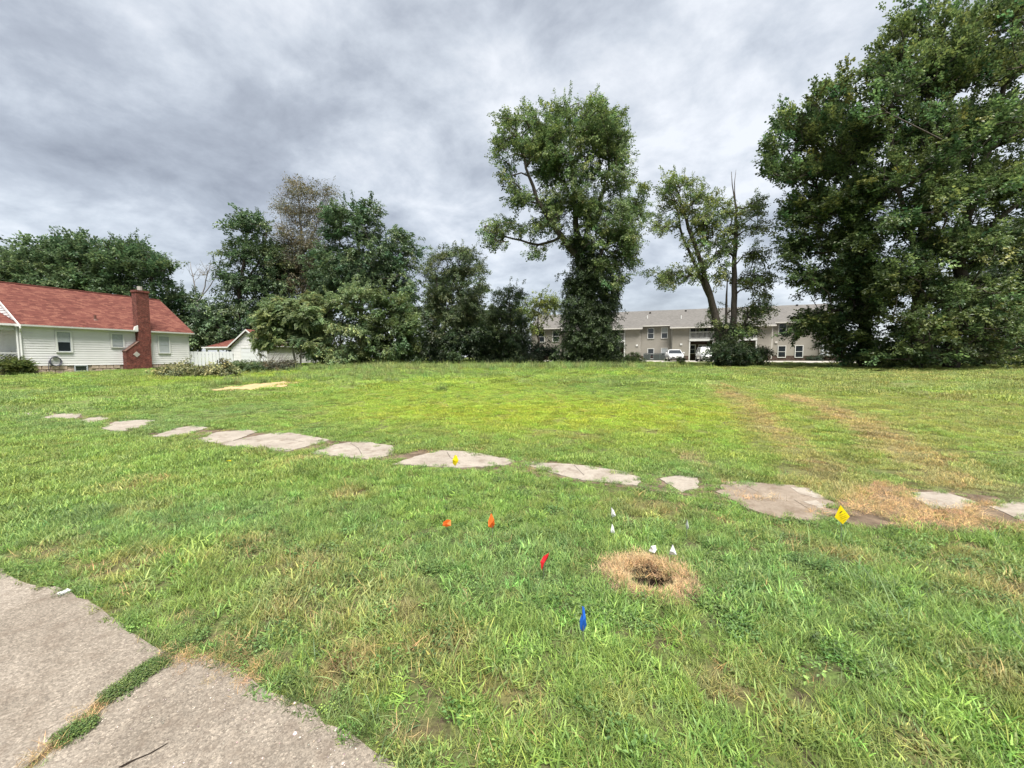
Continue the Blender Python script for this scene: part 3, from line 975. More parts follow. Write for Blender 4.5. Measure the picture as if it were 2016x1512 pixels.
def build_hose():
    t, z = HF.wall(108.7, 711.5, -.06); p = HF.o.to_2d() + HF.e1 * t + HF.e2 * (-.10)
    R = thing('garden_hose', 'coiled grey garden hose hung on the white house wall', 'hose', (p.x, p.y, HF.o.z + z), HF.rz)
    mb = MB(); pts = []
    for k in range(90):
        a = k / 89 * math.pi * 2 * 4; r = .31 + .025 * math.sin(k * .9); pts.append((r * math.cos(a) * .9, -.03 + .06 * math.sin(k * .37), r * math.sin(a) * 1.05))
    mb.tube(pts, .020, 6); mb.build('coil', M_hose, R, True)
    MB().tube([(-.24, -.02, .15), (-.33, -.03, .02), (-.36, -.02, -.4), (-.35, 0, -z + .02)], .02, 6).build('hose_tail', M_hose, R, True)
    MB().box(-.09, .09, -.05, .10, .17, .30).build('bracket', M_metal, R)


build_hose()


# ------------------------------------------------------------------ garage with carport
def build_garage():
    Rc = Vector((-26.24, 42.0)); e = Vector((.345, .939)).normalized(); m = Vector((-e.y, e.x))
    W = 5.35; Lc = Rc + m * W; gz = h1(Rc.x, Rc.y)
    # frame: X from the left front corner to the right front corner, Y towards the back
    F = Frame((Lc.x, Lc.y, gz), -m)
    g = thing('garage', 'white gabled garage with red roof and carport behind the fence', 'garage', F.o, F.rz)
    ze = F.wall(460, 680)[1]; zr = F.wall(489.8, 650)[1]; D = 7.0; tan = (zr - ze) / (W / 2)
    MB().box(.06, W - .06, .06, D, -.4, ze).build('wall_core', M_siding, g)
    siding_wall('siding', 0, W, 0, .05, ze, M_siding, g, sgn=-1)
    siding_wall('siding', 0, W, 0, ze, zr, M_siding, g, sgn=-1, outline=lambda z: ((z - ze) / tan, W - (z - ze) / tan))
    siding_wall('siding', 0, D, W, .05, ze, M_siding, g, axis='y', sgn=1)
    ov, th = .28, .1
    for s, nm in ((0, 'roof'), (1, 'roof')):
        x0, x1 = (-ov, W / 2) if s == 0 else (W + ov, W / 2)
        mb = MB().add([(x0, -ov, ze - tan * ov + th), (x0, D + ov, ze - tan * ov + th), (x1, D + ov, zr + th), (x1, -ov, zr + th), (x0, -ov, ze - tan * ov), (x0, D + ov, ze - tan * ov), (x1, D + ov, zr), (x1, -ov, zr)],
                      [(0, 1, 2, 3), (7, 6, 5, 4), (0, 4, 5, 1), (1, 5, 6, 2), (2, 6, 7, 3), (3, 7, 4, 0)])
        r = uv_box(mb.build(nm, M_redroof, g))
        y = -ov - .03
        MB().add([(x0, y, ze - tan * ov - .08), (x1, y, zr - .08), (x1, y, zr + th - .01), (x0, y, ze - tan * ov + th - .01), (x0, y + .025, ze - tan * ov - .08), (x1, y + .025, zr - .08), (x1, y + .025, zr + th - .01), (x0, y + .025, ze - tan * ov + th - .01)],
                 [(0, 1, 2, 3), (7, 6, 5, 4), (0, 4, 5, 1), (2, 6, 7, 3)]).build('rake_board', M_trim, r)
    MB().box(W + ov, W + ov + .1, -ov, D, ze - tan * ov - .02, ze - tan * ov + .1).build('gutter', M_trim, g)
    for x in (-.05, W - .05): MB().box(x, x + .1, -.05, .05, 0, ze).build('corner_trim', M_trim, g)
    t0, t1, z0, z1 = F.rect(475, 686, 523, 708)
    d = MB().box(t0, t1, -.03, .03, 0, z1).build('garage_door', M_trim, g)
    for k in range(4):
        MB().box(t0 + .03, t1 - .03, -.045, -.031, .03 + k * (z1 - .05) / 4, .0 + (k + 1) * (z1 - .05) / 4).build('door_panel', M_wfence, d)
    fr = MB(); fr.box(t0 - .13, t0 - .005, -.06, .02, 0, z1 + .14); fr.box(t1 + .005, t1 + .13, -.06, .02, 0, z1 + .14); fr.box(t0 - .005, t1 + .005, -.06, .02, z1 + .004, z1 + .14)
    fr.build('door_trim', M_trim, g)
    t, z = F.wall(493.5, 670.5); MB().box(t - .14, t + .14, -.05, .03, z - .14, z + .14).build('gable_vent', M_dark, g)
    # carport to the left: hip roof on posts
    cw, cd = 4.6, 5.2; zc = ze - .18; zk = ze + 1.15
    cp = MB().add([(-cw, -.2, zc), (-.01, -.2, zc), (-.01, cd, zc), (-cw, cd, zc), (-cw + 2.7, cd / 2, zk), (-.01, cd / 2, zk)], [(0, 1, 5, 4), (0, 4, 3), (4, 5, 2, 3), (0, 3, 2, 1), (1, 2, 5)]).build('carport_roof', M_redroof, g)
    uv_box(cp)
    MB().box(-cw - .05, -.3, -.3, -.205, zc - .1, zc + .05).build('carport_fascia', M_trim, cp)
    MB().box(-cw + .2, -.1, .0, .15, zc - .32, zc - .01).build('carport_beam', M_trim, cp)
    for x in (-cw + .25, -2.4): MB().box(x - .07, x + .07, .01, .14, -.3, zc - .32).build('carport_post', M_trim, cp)
    MB().box(-cw + .2, -.1, cd - .1, cd, -.3, zc - .01).build('carport_shade_panel', M_dark, cp)  # near-black sheet paints the dark under the carport roof


build_garage()


def build_fence():
    a = Vector((-29.15, 35.5)); b = Vector((-27.25, 38.3)); L = (b - a).length; rz = math.atan2((b - a).y, (b - a).x)
    z0 = h1(a.x, a.y); f = thing('fence', 'white board fence between the house corner and garage', 'fence', (a.x, a.y, z0), rz)
    n = 12; w = L / n; bo = None
    for k in range(n):
        if bo is None:
            bo = MB().box(.012, w - .012, -.02, .02, -.1, 1.46).build('board', M_wfence, f)
        else:
            inst(bo, f, (k * w, random.uniform(-.01, .01), random.uniform(-.015, .015)), None, (random.choice((.93, 1.0, .97)), 1, 1))
    for z in (.3, 1.2): MB().box(-.05, L + .05, .025, .07, z - .045, z + .045).build('rail', M_dark, f)
    for x in (-.02, L / 2, L + .03): MB().box(x - .05, x + .05, .075, .17, -.3, 1.4).build('post', M_wfence, f)


build_fence()


# ------------------------------------------------------------------ apartment building
def build_apartments():
    B = Vector((20.1, 57.0)); gz = 1.16
    F = Frame((B.x, B.y, gz), (.933, -.36))
    a = thing('apartment_building', 'long two-storey taupe apartment building with grey roof behind the trees', 'building', F.o, F.rz)
    T = lambda px, d=0.0: F.wall(px, 680, d)[0]
    ze = F.wall(1290, 642.5, -.5)[1]; zm = 2.75; D = 11.0
    segs = [('bay', 1046, 1113), ('block', 1113, 1140), ('recess', 1140, 1165), ('wall', 1165, 1182), ('recess', 1182, 1232), ('block', 1232, 1259.5), ('bay', 1259.5, 1323), ('block', 1323, 1356),
            ('recess', 1356, 1404), ('block', 1404, 1452), ('recess', 1452, 1488), ('block', 1488, 1518.5), ('bay', 1518.5, 1622), ('block', 1622, 1656)]
    dep = {'bay': 0.0, 'block': -.8, 'recess': 1.5, 'wall': 0.0}
    wm, wb, pl = MB(), MB(), []
    for k, x0, x1 in segs:
        d = dep[k]; t0, t1 = T(x0, min(d, 0)), T(x1, min(d, 0))
        pl.append((k, t0, t1))
    for i in range(1, len(pl)):            # butt neighbours
        pl[i] = (pl[i][0], pl[i - 1][2], pl[i][2])
    for k, t0, t1 in pl:
        d = dep[k]
        wm.box(t0, t1, d, D, .62 if k != 'recess' else 2.9, ze + .02)
        wb.box(t0, t1, d - .03, D - .03, -.6, .62 if k != 'recess' else 2.9)
    tl, trr = pl[0][1], pl[-1][2]
    w = wm.build('wall', M_taupe, a)
    uv_box(wb.build('brick_base', M_dbrick, a))
    # roof
    tan = .46; ry = D / 2; zr = ze + tan * (ry + .5); th = .14
    def plane(t0, t1, y0, y1):
        z0, z1 = ze + tan * (y0 + .5), ze + tan * (y1 + .5)
        return [(t0, y0, z0 + th), (t1, y0, z0 + th), (t1, y1, z1 + th), (t0, y1, z1 + th), (t0, y0, z0), (t1, y0, z0), (t1, y1, z1), (t0, y1, z1)]
    fs = [(0, 1, 2, 3), (7, 6, 5, 4), (0, 4, 5, 1), (1, 5, 6, 2), (2, 6, 7, 3), (3, 7, 4, 0)]
    mb = MB().add(plane(tl - .4, trr + .4, -.5, ry), fs)
    bk = [(tl - .4, D + .5, ze + th), (trr + .4, D + .5, ze + th), (trr + .4, ry, zr + th), (tl - .4, ry, zr + th), (tl - .4, D + .5, ze), (trr + .4, D + .5, ze), (trr + .4, ry, zr), (tl - .4, ry, zr)]
    mb.add(bk, fs)
    groups = []
    for k, t0, t1 in pl:
        if k in ('block', 'recess', 'wall'):
            if groups and abs(groups[-1][1] - t0) < 1e-6: groups[-1][1] = t1
            else: groups.append([t0, t1])
    for t0, t1 in groups: mb.add(plane(t0 - .35, t1 + .35, -1.35, -.505), fs)
    rf = uv_box(mb.build('roof', M_greyroof, a))
    gt = MB()
    for t0, t1 in groups:
        z = ze + tan * (-.85); MB().box(t0 - .36, t1 + .36, -1.47, -1.355, z - .02, z + .13).build('gutter', M_beige, a)
        MB().box(t0 - .3, t1 + .3, -1.34, -.81, z - .04, z - .01).build('soffit', M_beige, a)
    for k, t0, t1 in pl:
        if k == 'bay': MB().box(t0 + .36, t1 - .36, -.61, -.505, ze, ze + .13).build('gutter', M_beige, a)
    for (x0, s) in ((tl - .42, 0), (trr + .405, 1)):
        for y0, y1 in ((-.5, ry), (D + .5, ry)):
            MB().add([(x0, y0, ze - .12), (x0 + .02, y0, ze - .12), (x0 + .02, y1, zr - .12), (x0, y1, zr - .12), (x0, y0, ze + th), (x0 + .02, y0, ze + th), (x0 + .02, y1, zr + th), (x0, y1, zr + th)], fs).build('rake_board', M_beige, a)
    for x in (tl + .001, trr - .031):
        MB().prism([(0, ze + .02), (D, ze + .02), (ry, zr - .02)], 'x', x, x + .03).build('gable_wall', M_taupe, a)
    # windows
    for px, py0, py1 in ((1281.5, 645.8, 667), (1308.5, 644.5, 666.5), (1281.3, 686, 707), (1308, 685, 706.5), (1094.5, 651, 673), (1095, 689, 706), (1066, 652, 674),
                         (1541, 635.8, 659), (1573.5, 634.5, 657.5), (1539.5, 680.5, 704.2), (1573.5, 679.8, 704.2), (1604, 633, 656)):
        hw = 6.6 if px < 1400 else 8.3
        t0, t1, z0, z1 = F.rect(px - hw, py0, px + hw, py1)
        if px > 1590: t0, t1 = T(1597), T(1612)
        window(a, t0, t1, z0, z1, -.02, .06, True, .5 if int(px) % 4 == 0 else 0, M_trim, M_trim)
    # balconies
    def balcony(t0, t1):
        dk = MB().box(t0 + .03, t1 - .03, -.85, 1.48, zm - .05, zm + .17).build('balcony', M_trim, a)
        MB().box(t0 + .03, t1 - .03, -.9, -.852, zm - .12, zm + .2).build('fascia', M_trim, dk)
        rl = MB().box(t0 + .05, t1 - .05, -.82, -.74, zm + 1.08, zm + 1.16); rl.box(t0 + .05, t1 - .05, -.82, -.74, zm + .26, zm + .32); rl.build('railing', M_trim, dk)
        n = max(6, int((t1 - t0) / .16)); bo = None
        for k in range(n):
            x = t0 + .1 + (t1 - t0 - .2) * (k + .5) / n
            if bo is None: bo = MB().box(-.02, .02, -.80, -.76, zm + .32, zm + 1.08).build('baluster', M_trim, dk); bo.location.x = x
            else: inst(bo, dk, (x, 0, 0))
        for x in (t0 + .1, t1 - .1):
            MB().box(x - .07, x + .07, -.84, -.70, -.1, zm - .05).build('post', M_trim, dk); MB().box(x - .06, x + .06, -.72, -.60, zm + .17, ze - .45).build('post', M_trim, dk)
        m = (t0 + t1) / 2
        for z0, z1 in ((zm + .2, zm + 2.25), (.1, 2.2)):
            dr = MB().box(m - .2, m + .9, 1.40, 1.465, z0, z1).build('patio_door', M_trim, a)
            MB().box(m - .1, m + .32, 1.38, 1.399, z0 + .15, z1 - .12).build('pane', M_glass, dr); MB().box(m + .40, m + .82, 1.38, 1.399, z0 + .15, z1 - .12).build('pane', M_glass, dr)
            window(a, m - 1.5, m - .5, z0 + .8, z1 + .05, 1.45, .1)
    for k, t0, t1 in pl:
        if k == 'recess' and t1 - t0 > 2.2: balcony(t0, t1)
    # downspouts
    for px in (1108, 1259.5, 1322, 1356, 1519, 1614):
        d = -.08; t, _ = F.wall(px, 680, d)
        side = -1 if px in (1519, 1356) else 1
        MB().tube([(t, -.55, ze + .05), (t, -.14, ze - .35), (t, -.14, .28), (t + side * .25, -.3, .10), (t + side * 1.0, -.45, .03)], .075, 6).build('downspout', M_beige, a)
    # roof vents and pipes
    def on_roof(px, py):
        for dd in np.linspace(-.4, ry, 200):
            t, z = F.wall(px, py, dd)
            if z <= ze + tan * (dd + .5) + th: return t, dd, z
        return t, ry, z
    for px, py in ((1274.5, 627), (1341, 627), (1216, 633)):
        t, d, z = on_roof(px, py); MB().tube([(t, d, z - .1), (t, d, z + .45)], .07, 8).build('vent_pipe', M_trim, rf)
    for px, py in ((1280, 617), (1350, 613), (1569, 602), (1587, 612)):
        t, d, z = on_roof(px, py); MB().tube([(t, d, z - .1), (t, d, z + .12), (t, d, z + .2)], [.13, .16, .1], 8).build('roof_vent', M_dark, rf)
    for px, py, mt in ((1254, 680, M_trim), (1341, 678, M_trim), (1528, 674, M_beige)):
        d = -.8 if px < 1500 else 0
        t, z = F.wall(px, py, d); MB().box(t - .14, t + .14, d - .1, d - .002, z - .12, z + .12).build('wall_light', mt, a)
    return F, a


AF, APT = build_apartments()


def on_apt(px, d):
    t = AF.wall(px, 690, d)[0]; p = AF.o.to_2d() + AF.e1 * t + AF.e2 * d
    return p


# parking strip
pk = MB()
t0, t1 = -22, 27
crn = []
for t, d in ((t0, -3.0), (t1, -3.0), (t1, -12.2), (t0, -12.2)):
    p = AF.o.to_2d() + AF.e1 * t + AF.e2 * d; crn.append(Vector((p.x, p.y, 0)))
pkp = sheet('parking_lot', crn, .05, .25, M_conc, None, .0, 1.0, 3); pkp['kind'] = 'structure'


def build_ac(px, label, d=-1.0, w=.85, h=.95):
    p = on_apt(px, d); z = h1(p.x, p.y) + .0
    a = thing('air_conditioner', label, 'air conditioner', (p.x, p.y, z), AF.rz, 'condensers beside the apartment wall')
    M_ac = MATS.get('condenser_paint') or simple('condenser_paint', (.10, .115, .115), .5, .3, .1)
    MB().box(-w / 2 + .03, w / 2 - .03, -w / 2 + .03, w / 2 - .03, .06, h - .06).build('core', M_dark, a)
    fr = MB()
    for x in (-1, 1):
        for y in (-1, 1): fr.box(x * w / 2 - .035, x * w / 2 + .035, y * w / 2 - .035, y * w / 2 + .035, 0, h)
    fr.build('frame', M_ac, a)
    MB().box(-w / 2 - .02, w / 2 + .02, -w / 2 - .02, w / 2 + .02, h, h + .06).build('top', M_ac, a)
    lo = None
    for k in range(8):
        z0 = .1 + k * (h - .16) / 8
        if lo is None: lo = MB().box(-w / 2 + .036, w / 2 - .036, -w / 2 - .01, w / 2 + .01, 0, .05).build('louvre', M_ac, a); lo.location.z = z0
        else: inst(lo, a, (0, 0, z0))
    MB().tube([(0, 0, h + .06), (0, 0, h + .1)], [w * .38, w * .34], 12).build('fan_guard', M_dark, a)


build_ac(1274, 'grey air conditioning unit left of the lower apartment window')
build_ac(1293, 'grey air conditioning unit between the two lower apartment windows')
build_ac(1306, 'grey air conditioning unit just behind the parked white car')


def build_meters():
    p = on_apt(1629, -.92); z = 1.2
    m = thing('meter_bank', 'grey bank of electric meters on the apartment wall beside the maple', 'meter', (p.x, p.y, z), AF.rz)
    MB().box(-.75, .75, 0, .1, .5, 2.0).build('backboard', M_metal, m)
    bo = None
    for r in range(3):
        for c in range(3):
            x, zz = -.5 + c * .5, .72 + r * .48
            if bo is None: bo = MB().tube([(0, -.16, 0), (0, -.02, 0), (0, 0, 0)], [.13, .17, .17], 10).build('meter', M_sash, m); bo.location = (x, 0, zz)
            else: inst(bo, m, (x, 0, zz))


build_meters()


# ------------------------------------------------------------------ cars
def mk_carpaint():
    t = NT('white_car_paint'); c = t.ramp(t.noise(t.coord(), 2, 3), [(.3, (.52, .53, .54)), (.7, (.57, .58, .59))]); t.set(c, .25, .5)
    t.b.inputs['Coat Weight'].default_value = .6; return t.m


M_car = mk_carpaint()
M_lamp = simple('headlamp', (.55, .57, .6), .1, .6, .1)
M_tail = simple('tail_lamp', (.35, .02, .02), .2, .5, .1)


def build_car(p, heading, label, suv, s=1.0):
    """front looks along local -Y"""
    z = h1(p.x, p.y) + .052
    c = thing('parked_car', label, 'car', (p.x, p.y, z), heading, 'white cars parked by the apartments')
    c.scale = (s, s, s)
    hw = .90 if not suv else .95; top = 1.46 if not suv else 1.74; L2 = 2.25
    # cross sections along the length: y, half width, z of underside, belt z
    secs = [(-L2, hw * .80, .36, .60), (-L2 + .12, hw * .92, .26, .74), (-L2 + .5, hw * .98, .22, .86), (-L2 + 1.15, hw, .22, .95), (-.4, hw, .22, .98), (1.2, hw, .22, 1.0), (L2 - .35, hw * .97, .26, 1.0), (L2 - .05, hw * .9, .36, .92), (L2, hw * .82, .45, .80)]
    vs, fs = [], []; R = 10
    for y, w, z0, z1 in secs:
        mid = z0 + (z1 - z0) * .55
        ring = [(-w * .86, z0), (-w * .97, z0 + .10), (-w, mid), (-w * .97, z1 - .07), (-w * .86, z1), (w * .86, z1), (w * .97, z1 - .07), (w, mid), (w * .97, z0 + .10), (w * .86, z0)]
        vs += [(x, y, zz) for x, zz in ring]
    for i in range(len(secs) - 1):
        for k in range(R): fs.append((i * R + k, i * R + (k + 1) % R, (i + 1) * R + (k + 1) % R, (i + 1) * R + k))
    fs += [tuple(range(R)), tuple(range((len(secs) - 1) * R, len(secs) * R))]
    b = MB().add(vs, fs).build('body', M_car, c, True)
    # greenhouse
    yb0, yt0, yt1, yb1 = (-.95, -.25, 1.15, 1.75) if not suv else (-1.05, -.45, 1.75, 2.1)
    wb, wt = hw * .90, hw * .72; zb = .96; zt = top - .07
    g = MB().add([(-wb, yb0, zb), (wb, yb0, zb), (wb, yb1, zb), (-wb, yb1, zb), (-wt, yt0, zt), (wt, yt0, zt), (wt, yt1, zt), (-wt, yt1, zt)], [(0, 1, 5, 4), (1, 2, 6, 5), (2, 3, 7, 6), (3, 0, 4, 7), (4, 5, 6, 7)])
    g.build('windows', M_glass, c)
    r = MB().add([(-wt - .04, yt0 - .06, zt), (wt + .04, yt0 - .06, zt), (wt + .04, yt1 + .06, zt), (-wt - .04, yt1 + .06, zt), (-wt * .85, yt0 + .12, top), (wt * .85, yt0 + .12, top), (wt * .85, yt1 - .1, top), (-wt * .85, yt1 - .1, top)],
                 [(0, 1, 5, 4), (1, 2, 6, 5), (2, 3, 7, 6), (3, 0, 4, 7), (4, 5, 6, 7), (0, 3, 2, 1)]); r.build('roof', M_car, c)
    pm = MB()
    for sx in (-1, 1):
        for (ya, yb_) in ((yb0, yt0), (.45, .45), (yb1, yt1)): pm.tube([(sx * (wb + .005), ya, zb - .02), (sx * (wt + .01), yb_, zt + .01)], .045, 5)
    pm.build('pillars', M_car, c)
    for sx in (-1, 1):
        for y in (-1.38, 1.38):
            w = MB().tube([(sx * (hw - .23), y, .33), (sx * (hw - .20), y, .33), (sx * (hw + .0), y, .33), (sx * (hw + .015), y, .33)], [.30, .335, .335, .29], 16).build('wheel', M_rubber, c)
            MB().tube([(sx * (hw + .0), y, .33), (sx * (hw + .022), y, .33)], [.21, .20], 12).build('rim', M_metal, w)
        MB().add([(sx * hw * .50, -L2 + .02, .66), (sx * hw * .86, -L2 + .12, .68), (sx * hw * .90, -L2 + .22, .80), (sx * hw * .52, -L2 + .05, .77), (sx * hw * .5, -L2 + .2, .64), (sx * hw * .84, -L2 + .3, .66), (sx * hw * .88, -L2 + .35, .80), (sx * hw * .52, -L2 + .25, .78)],
                 [(0, 1, 2, 3), (0, 4, 5, 1), (2, 6, 7, 3), (1, 5, 6, 2), (0, 3, 7, 4)]).build('headlight', M_lamp, c)
        mr = MB().box(sx * (hw + .10) - .10, sx * (hw + .10) + .10, -.86, -.74, .98, 1.13); mr.box(sx * (hw - .04) - .06, sx * (hw - .04) + .06, -.82, -.78, .97, 1.02); mr.build('mirror', M_car, c)
    MB().box(-hw * .62, hw * .62, -L2 - .02, -L2 + .10, .44, .62).build('grille', M_rubber, c)
    MB().box(-hw * .80, hw * .80, -L2 + .0, -L2 + .2, .24, .40).build('lower_bumper', M_rubber, c)
    MB().box(-.26, .26, -L2 - .035, -L2 - .021, .46, .57).build('number_plate', M_trim, c)
    return c


pc = at(1327, 700, 49.5)
build_car(pc, math.radians(-14), 'white parked car facing the lawn, left of the ivy-wrapped leaning tree', False)
pc = at(1391, 700, 47.5)
build_car(pc, math.radians(-16), 'white parked van-like car half hidden behind the leaning tree', True)

# ------------------------------------------------------------------ trees
def tree(name, label, cat, base_px, Y, stems, lobes, tint, kind='broad', spacing=.9, sprigs=16, rc=.55, r0=.22, group=None, bark=None, seed=1, depth=.55, tintvar=.18,
         extra=None, twigs=False, parts=('trunk', 'crown'), spscale=1.0, base_y=None, droop=.25, hollow=.45, bridges=True, shoots=.18):
    """stems: list of [(px,py,dY,r)...]; lobes: (px,py,rx,ry[,dY]) in picture units at distance Y"""
    rg = np.random.default_rng(seed)
    if base_y is not None: Y = G(base_px, base_y).y
    b = at(base_px, 700, Y); b.z = h1(b.x, b.y)
    root = thing(name, label, cat, b, 0, group)
    k = Y / FPX
    P0 = np.array(b)
    nodes, par, rad, fixed = [], [], [], []
    for st in stems:
        pts = []
        for (px, py, dy, r) in st:
            p = at(px, py, Y + dy)
            pts.append((p, r))
        first = pts[0][0]
        if abs(first.z - b.z) < 2.0: pts[0] = (Vector((first.x, first.y, h1(first.x, first.y) - .15)), pts[0][1])
        prev = -1
        if len(nodes) and abs(first.z - b.z) >= 2.0:
            prev = int(np.argmin([np.linalg.norm(np.array(q) - np.array(first)) for q in nodes]))
        last = None
        for i in range(len(pts)):
            if i == 0: seq = [0.0] if True else []
            p, r = pts[i]
            if i == 0:
                if prev < 0:
                    nodes.append(np.array(p)); par.append(-1); rad.append(r); fixed.append(True); prev = len(nodes) - 1
                continue
            q, rq = pts[i - 1]; n = max(1, int((p - q).length / .7))
            for j in range(1, n + 1):
                f = j / n; w = np.array(q.lerp(p, f)) + rg.normal(0, .05, 3) * (1 if f < 1 else 0)
                nodes.append(w); par.append(prev); rad.append(rq + (r - rq) * f); fixed.append(True); prev = len(nodes) - 1
    # clumps
    cl = []
    width = max(l[0] + l[2] for l in lobes) - min(l[0] - l[2] for l in lobes) if lobes else 0
    balls = []
    for l in lobes:
        px, py, rx, ry = l[:4]; dy = l[4] if len(l) > 4 else None
        dys = [dy] if dy is not None else [0, rg.uniform(.15, 1) * depth * width * k * .5, -rg.uniform(.15, 1) * depth * width * k * .5]
        for q, d in enumerate(dys):
            sc = 1.0 if q == 0 else .85
            kk = (Y + d) / FPX
            balls.append((px, py, d, rx * sc * kk, ry * sc * kk, 1.0))
    for l in (lobes if bridges else []):
        others = sorted((o for o in lobes if o is not l), key=lambda o: (o[0] - l[0]) ** 2 + (o[1] - l[1]) ** 2)[:2]
        for o in others:
            f = rg.uniform(.35, .65); d = rg.uniform(-.5, .5) * depth * width * k * .6; kk = (Y + d) / FPX
            balls.append((l[0] + (o[0] - l[0]) * f, l[1] + (o[1] - l[1]) * f, d, .5 * (l[2] + o[2]) * .8 * kk, .5 * (l[3] + o[3]) * .8 * kk, .8))
    for px, py, d, a_, b_, w_ in balls:
        c = at(px, py, Y + d); c_ = (a_ + b_) * .5
        n = max(2, int(4.19 * a_ * b_ * c_ / spacing ** 3 * .62 * w_ * (.6 if bridges else 1)))
        a_, b_, c_ = (max(q_ - rc * .5, q_ * .4) for q_ in (a_, b_, c_))
        u = rg.normal(size=(n, 3)); u /= np.linalg.norm(u, axis=1)[:, None]; u *= (rg.random(n) ** hollow * np.clip(1 + rg.normal(0, .16, n), .5, 1.35))[:, None]
        cl.append(np.array(c) + u * np.array([a_, c_, b_]))
    cl = np.concatenate(cl) if cl else np.zeros((0, 3))
    cl = cl[cl[:, 2] > P0[2] + .15] if len(cl) else cl
    # attach clumps to the skeleton
    N = np.array(nodes); wgt = [0.0] * len(nodes)
    order = np.argsort([np.min(np.linalg.norm(N - c, axis=1)) for c in cl]) if len(cl) else []
    nodes_l = list(nodes)
    leafnode = []
    arr = np.zeros((len(nodes) + 2 * len(cl) + 2, 3)); arr[:len(nodes)] = N; cnt = len(nodes)
    for ci in order:
        c = cl[ci]; A = arr[:cnt]; dv = c - A; dist = np.linalg.norm(dv, axis=1)
        cost = dist + 1.1 * np.maximum(0, A[:, 2] - c[2] + .1) + .3 * np.maximum(0, .4 * np.hypot(dv[:, 0], dv[:, 1]) - dv[:, 2])
        j = int(np.argmin(cost)); d = dist[j]
        if d > .5:
            m = arr[j] * .5 + c * .5 + rg.normal(0, .09 * d, 3) + np.array([0, 0, .07 * d])
            arr[cnt] = m; par.append(j); rad.append(0); fixed.append(False); j = cnt; cnt += 1
        arr[cnt] = c; par.append(j); rad.append(0); fixed.append(False); leafnode.append(cnt); cnt += 1
    cw = np.zeros(cnt)
    for j in leafnode: cw[j] += 1
    for j in range(cnt - 1, -1, -1):
        if par[j] >= 0 and j >= len(nodes): cw[par[j]] += cw[j]
    mb = MB(); loc = np.array(b)
    # stems as continuous tubes, branches as tapered segments
    chain, prevc = [], None
    def rr(j): return rad[j] if fixed[j] else min(.16, .011 + .0125 * math.sqrt(max(cw[j], 1)))
    j = 0
    runs = []
    for j in range(len(nodes)):
        if runs and par[j] == runs[-1][-1]: runs[-1].append(j)
        elif par[j] >= 0: runs.append([par[j], j])
        else: runs.append([j])
    for r_ in runs:
        if len(r_) > 1: mb.tube([arr[q] - loc for q in r_], [rr(r_[1]) if (i == 0 and rad[q] > 1.6 * rr(r_[1])) else rr(q) for i, q in enumerate(r_)], 9)
    # root flare
    for st in stems[:1]:
        pass
    for j in range(len(nodes), cnt):
        p = par[j]; mb.tube([arr[p] - loc, arr[j] - loc], [min(rr(p), rr(j) * 1.7), rr(j)], 4 if rr(j) < .04 else 6, False)
    if twigs:
        tips = leafnode
        for j in tips:
            d0 = arr[j] - arr[par[j]]; d0 /= np.linalg.norm(d0) + 1e-6
            for _ in range(twigs):
                d = d0 + rg.normal(0, .45, 3) + np.array([0, 0, .35]); d /= np.linalg.norm(d); ln = rg.uniform(.5, 1.3)
                e = arr[j] + d * ln; mb.tube([arr[j] - loc, (arr[j] + d * ln * .5 + rg.normal(0, .05, 3)) - loc, e - loc], [.016, .010, .004], 3, False)
    mb.build(parts[0], bark or M_bark, root, True)
    if sprigs:
        if kind in ('broad', 'small'): sprigs = max(3, int(sprigs * .55))
        n = len(cl) * sprigs
        ctr = cl.mean(axis=0)
        cc = np.repeat(cl, sprigs, axis=0)
        off = rg.normal(0, 1, (n, 3)) * np.array([1, 1, .62]) * rc * .62
        P = cc + off
        out = P - (np.repeat(cl, sprigs, axis=0) * .55 + ctr * .45)
        az = np.arctan2(out[:, 1], out[:, 0]) + rg.normal(0, .7, n)
        el = -droop + rg.normal(0, .35, n) + .25 * np.clip(out[:, 2], -1, 2)
        R = np.stack([rg.normal(0, .35, n), -el, az], 1)
        S = spscale * rg.uniform(.75, 1.3, n)
        base = np.array(tint) * np.array([1.16, 1.18, 1.14])
        cv = rg.normal(0, tintvar, len(cl)); hue = rg.normal(0, tintvar * .5, len(cl))
        t = np.repeat((1 + cv)[:, None] * base * np.stack([1 + hue, np.ones(len(cl)), 1 - hue * .5], 1), sprigs, axis=0) * rg.uniform(.8, 1.25, (n, 1))
        t = np.clip(t, .008, .6)
        if shoots and len(cl) > 20 and cat == 'tree':
            far_ = cl[rg.random(len(cl)) < shoots]; dv = far_ - ctr; dv /= np.linalg.norm(dv, axis=1)[:, None] + 1e-6
            dv = dv * .7 + np.array([0, 0, .75]) + rg.normal(0, .25, dv.shape); dv /= np.linalg.norm(dv, axis=1)[:, None]
            SP_, SR_ = [], []
            for q in range(4):
                SP_.append(far_ + dv * (rc * .6 + q * .24 * spscale * rg.uniform(.5, 1.2, (len(far_), 1))) + rg.normal(0, .05, far_.shape))
                SR_.append(np.stack([rg.uniform(-1.5, 1.5, len(far_)), -np.arcsin(np.clip(dv[:, 2], -1, 1)) + rg.normal(0, .25, len(far_)), np.arctan2(dv[:, 1], dv[:, 0]) + rg.normal(0, .4, len(far_))], 1))
            ns = len(far_) * 4
            P = np.concatenate([P] + SP_); R = np.concatenate([R] + SR_); S = np.concatenate([S, spscale * rg.uniform(.45, .85, ns)])
            t = np.concatenate([t, np.clip(base * rg.uniform(.85, 1.35, (ns, 1)), .008, .6)])
        keep = P[:, 2] > P0[2] + .02
        scatter(parts[1], 'scatter_' + kind, SPRIG[kind], (P - loc)[keep], R[keep], S[keep], t[keep], root, M_leaf)['kind'] = 'stuff'
